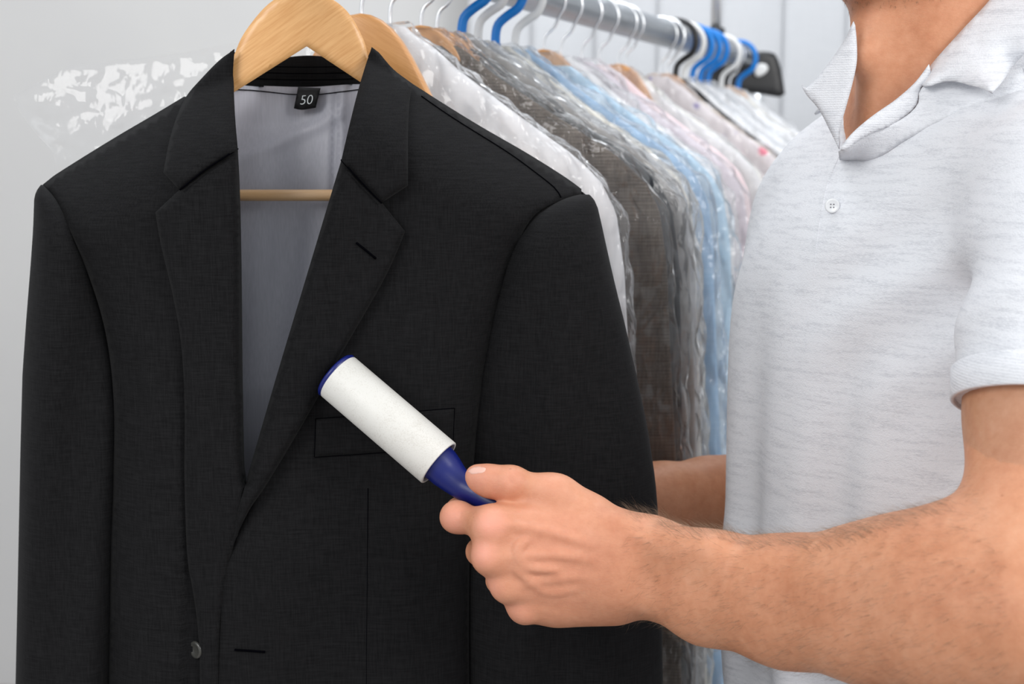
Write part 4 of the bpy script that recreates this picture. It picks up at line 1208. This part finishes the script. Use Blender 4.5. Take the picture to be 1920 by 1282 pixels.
def between(A, Bl, edge=0.0, belly=0.0):
    """a sheet stretched between two lines in space"""
    def near(L_, x, y):
        D = (L_[0][:, 0][None] - x[:, None]) ** 2 + (L_[0][:, 1][None] - y[:, None]) ** 2
        w = 1 / (D + 60.0) ** 2
        return (w * L_[1][None]).sum(1) / w.sum(1), np.sqrt(D.min(1))
    def f(x, y, d):
        ya, da = near(A, x, y); yb, db = near(Bl, x, y); t = da / (da + db + 1e-6)
        return ya * (1 - t) + yb * t - belly * np.sin(t * math.pi) + edge * np.exp(-(d / 6.0) ** 2)
    return f
bod = lambda off, dy=0, dx=0: (lambda x, y: hit(bv_body, x + dx, y + dy, 1.17) - off)
shr = lambda off, dy=0, dx=0: (lambda x, y: hit(bv_sh, x + dx, y + dy, 1.12) - off)
FOLD = [(1900, -60), (1852, 4), (1800, 60), (1745, 122), (1722, 160)]
OUTR = [(1722, 165), (1780, 152), (1815, 158), (1860, 172), (1880, 152), (1905, 118), (1960, 60), (2010, 0), (2020, -60)]
fA = dline(FOLD, bod(0.007, 0, -25))
fB = dline(OUTR, lambda x, y: min(1.135, shr(0.010, 48 if y > 140 else 14)(x, y)))
co = link('collar', panel_mesh([FOLD, [(1722, 160), (1745, 158), (1780, 152), (1815, 158), (1860, 172)], [(1860, 172), (1880, 152), (1905, 118), (1960, 60), (2010, 0), (2020, -60)], [(2020, -60), (1960, -66), (1900, -60)]], between(fA, fB, 0.002, 0.006), 9), M['polo_rib'], sh)
solidify(co, 0.0022)
STRL = [(1576, 282), (1590, 279), (1604, 268), (1630, 252), (1672, 234), (1706, 212), (1722, 192), (1728, 165)]
STRU = [(1742, 120), (1715, 155), (1680, 186), (1640, 214), (1610, 238), (1590, 258), (1576, 278)]
GAPL = [(1574, 300), (1600, 302), (1640, 298), (1700, 262), (1760, 228), (1830, 196), (1890, 178), (1960, 158)]
gU = dline(STRL[:-1] + [(1728, 165), (1780, 130), (1850, 110), (1955, 60)], lambda x, y: min(1.15, bod(0.004)(x, y)) + 0.004 * max(0, min(1, (y - 220) / 50)))
gL = dline(GAPL, shr(0.0004, 0))
gp = link('neckline', panel_mesh([[(1572, 284)] + STRL[:-1] + [(1728, 165), (1780, 130), (1850, 110), (1955, 60)], [(1955, 60), (1960, 158)], GAPL[::-1], [(1574, 300), (1572, 284)]], between(gU, gL, 0.0), 9), M['polo'], sh)
solidify(gp, 0.0006)
sU = dline(STRU, lambda x, y: min(1.15, bod(0.006)(x, y))); sL = dline(STRL, lambda x, y: min(1.15, bod(0.008)(x, y)))
# back of the collar running round the neck
V, F = [], []
NA = 48
for i in range(NA + 1):
    th = R(82) + (R(278) - R(82)) * i / NA      # 0 = front, positive towards his left
    c_, s_ = math.cos(th), math.sin(th)
    for j in range(7):
        t = j / 6
        r = 0.069 + (0.116 - 0.069) * t
        p = B(s_ * r * 1.0, 0.008 + c_ * r * 1.0, 0)
        q = bv_sh.ray_cast(Vector((p[0], p[1], 1.6)), Vector((0, 0, -1)))
        zs = q[0].z + 0.006 if q[0] else 1.40
        zs = max(zs, 1.40)
        z = 1.497 * (1 - t) ** 1.5 + zs * (1 - (1 - t) ** 1.5)
        V.append((p[0], p[1], max(z, zs)))
for i in range(NA):
    for j in range(6): F.append((i * 7 + j, i * 7 + j + 1, (i + 1) * 7 + j + 1, (i + 1) * 7 + j))
cb = link('collar', mesh_from(V, F), M['polo_rib'], sh); solidify(cb, 0.0022, 0)
def collar_left(x, y, d):
    return 1.185 - (x - 1500) * 0.00022 + 0.0 * y + 0.002 * np.exp(-(d / 6.0) ** 2)
co = link('collar', panel_mesh([[(1600, 40), (1580, 80), (1545, 130), (1512, 165), (1502, 160)], [(1502, 160), (1512, 178), (1535, 205), (1556, 245), (1573, 280)], [(1573, 280), (1576, 240), (1588, 195), (1600, 150), (1607, 110), (1605, 60), (1600, 40)]], collar_left, 8), M['polo_rib'], sh)
solidify(co, 0.002)
pl = link('placket', panel_mesh([STRU, [(1576, 278), (1576, 282)], STRL, [(1728, 165), (1748, 145)], [(1748, 145), (1742, 120)]], between(sU, sL, 0.0015, 0.001), 6), M['polo_rib'], sh)
solidify(pl, 0.002)
sx = catmull([(1580, 281), (1562, 318), (1550, 352), (1542, 390), (1535, 430), (1529, 480), (1526, 540)], False, 6)
pts = [P(a, b_, hit(bv_sh, a, b_, 1.13) + 0.0002) for a, b_ in sx]
pts = [Vector((sum((pts[min(len(pts) - 1, max(0, i + j))] for j in (-2, -1, 0, 1, 2)), Vector()) / 5)) for i in range(len(pts))]
tube('placket_edge', pts, [0.0011 * (1 - 0.8 * i / len(pts)) for i in range(len(pts))], M['polo_rib'], sh, 8)
bp = P(1561, 386, hit(bv_sh, 1561, 386, 1.13) - 0.0045)
nv = Vector((-0.35, -1, 0.1)).normalized()
V, F = lathe_mesh([(0.0, 0.0001), (0.0, 0.0045), (0.0008, 0.0056), (0.0018, 0.0060), (0.0024, 0.0055), (0.0019, 0.0042), (0.0017, 0.0001)], bp - nv * 0.0, nv, 32)
bt = link('shirt_button', mesh_from(V, F), M['shirt_button'], sh)
e1_ = Vector((0, 0, 1)).cross(nv).normalized(); e2_ = nv.cross(e1_)
vf = join_vf([lathe_mesh([(0.0, 0.0001), (0.0, 0.0006), (0.0021, 0.0006), (0.0021, 0.0001)], bp + e1_ * (a * 0.0012) + e2_ * (b_ * 0.0012), nv, 10) for a in (-1, 1) for b_ in (-1, 1)])
link('button_holes', mesh_from(*vf), plain('grey_thread_holes', (0.2, 0.2, 0.22), 0.8), bt)

nl = link('thumb_nail', panel_mesh([nc + [nc[0]]], lambda x, y, d: np.minimum(on_surface(bv_body, 0.0004, 1.056)(x, y, d), 1.058) + 0.0005 * np.exp(-d / 1.5), 2.0), M['nail'], man); solidify(nl, 0.0012)

# fine hairs on the forearms and stubble under the chin
def hairs(name, Vn, bvh, n, sel, length, direction, seed, rad=0.00005):
    rnd = random.Random(seed); V, F = [], []
    cand = [v for v in Vn if sel(v)]
    for _ in range(n):
        p = Vector(rnd.choice(cand)) + Vector((rnd.uniform(-1, 1), rnd.uniform(-1, 1), rnd.uniform(-1, 1))) * 0.001
        h = bvh.find_nearest(p)
        if h[0] is None: continue
        p, nr = h[0], h[1]
        t = Vector(direction); t = (t - nr * t.dot(nr)).normalized()
        t = (t + Vector((rnd.gauss(0, .25), rnd.gauss(0, .25), rnd.gauss(0, .25)))).normalized()
        L_ = length * rnd.uniform(0.5, 1.2)
        q1 = p + nr * (L_ * 0.28) + t * (L_ * 0.4); q2 = p + nr * (L_ * 0.38) + t * L_
        s = t.cross(nr).normalized() * rad; n2 = nr * rad
        o = len(V)
        V += [p - s, p + s, p + n2, q1 - s * .8, q1 + s * .8, q1 + n2 * .8, q2]
        F += [(o, o + 1, o + 4, o + 3), (o + 1, o + 2, o + 5, o + 4), (o + 2, o, o + 3, o + 5), (o + 3, o + 4, o + 6), (o + 4, o + 5, o + 6), (o + 5, o + 3, o + 6)]
    o = link(name, mesh_from(V, F), M['hair'], man, smooth=False); o['kind'] = 'stuff'; return o
idx = np.random.RandomState(3).choice(len(FA[0]), 40000)
VA = FA[0][idx]
hairs('arm_hair', VA, bv_body, 4200, lambda v: 0.085 < v[0] < 0.30, 0.009, (-0.75, 0.2, -0.35), 5)
top = FA[0][(FA[0][:, 0] > 0.088) & (FA[0][:, 0] < 0.285)]
from math import floor
colz = {}
for v_ in top: 
    k_ = floor(v_[0] / 0.006); colz[k_] = max(colz.get(k_, -9), v_[2])
VT = np.array([v_ for v_ in top[::3] if v_[2] > colz[floor(v_[0] / 0.006)] - 0.004])
hairs('arm_hair', VT, bv_body, 1200, lambda v: random.random() < 1, 0.013, (-0.6, 0.1, 0.5), 8, 0.00006)
VH = FH[0][np.random.RandomState(4).choice(len(FH[0]), 20000)]
hairs('beard_stubble', VH, bv_body, 1500, lambda v: 1.512 < v[2] < 1.60 and ((v[0] - Cb[0]) * Fd[0] + (v[1] - Cb[1]) * Fd[1]) > 0.06, 0.003, (0, 0, -1), 6, 0.00009)
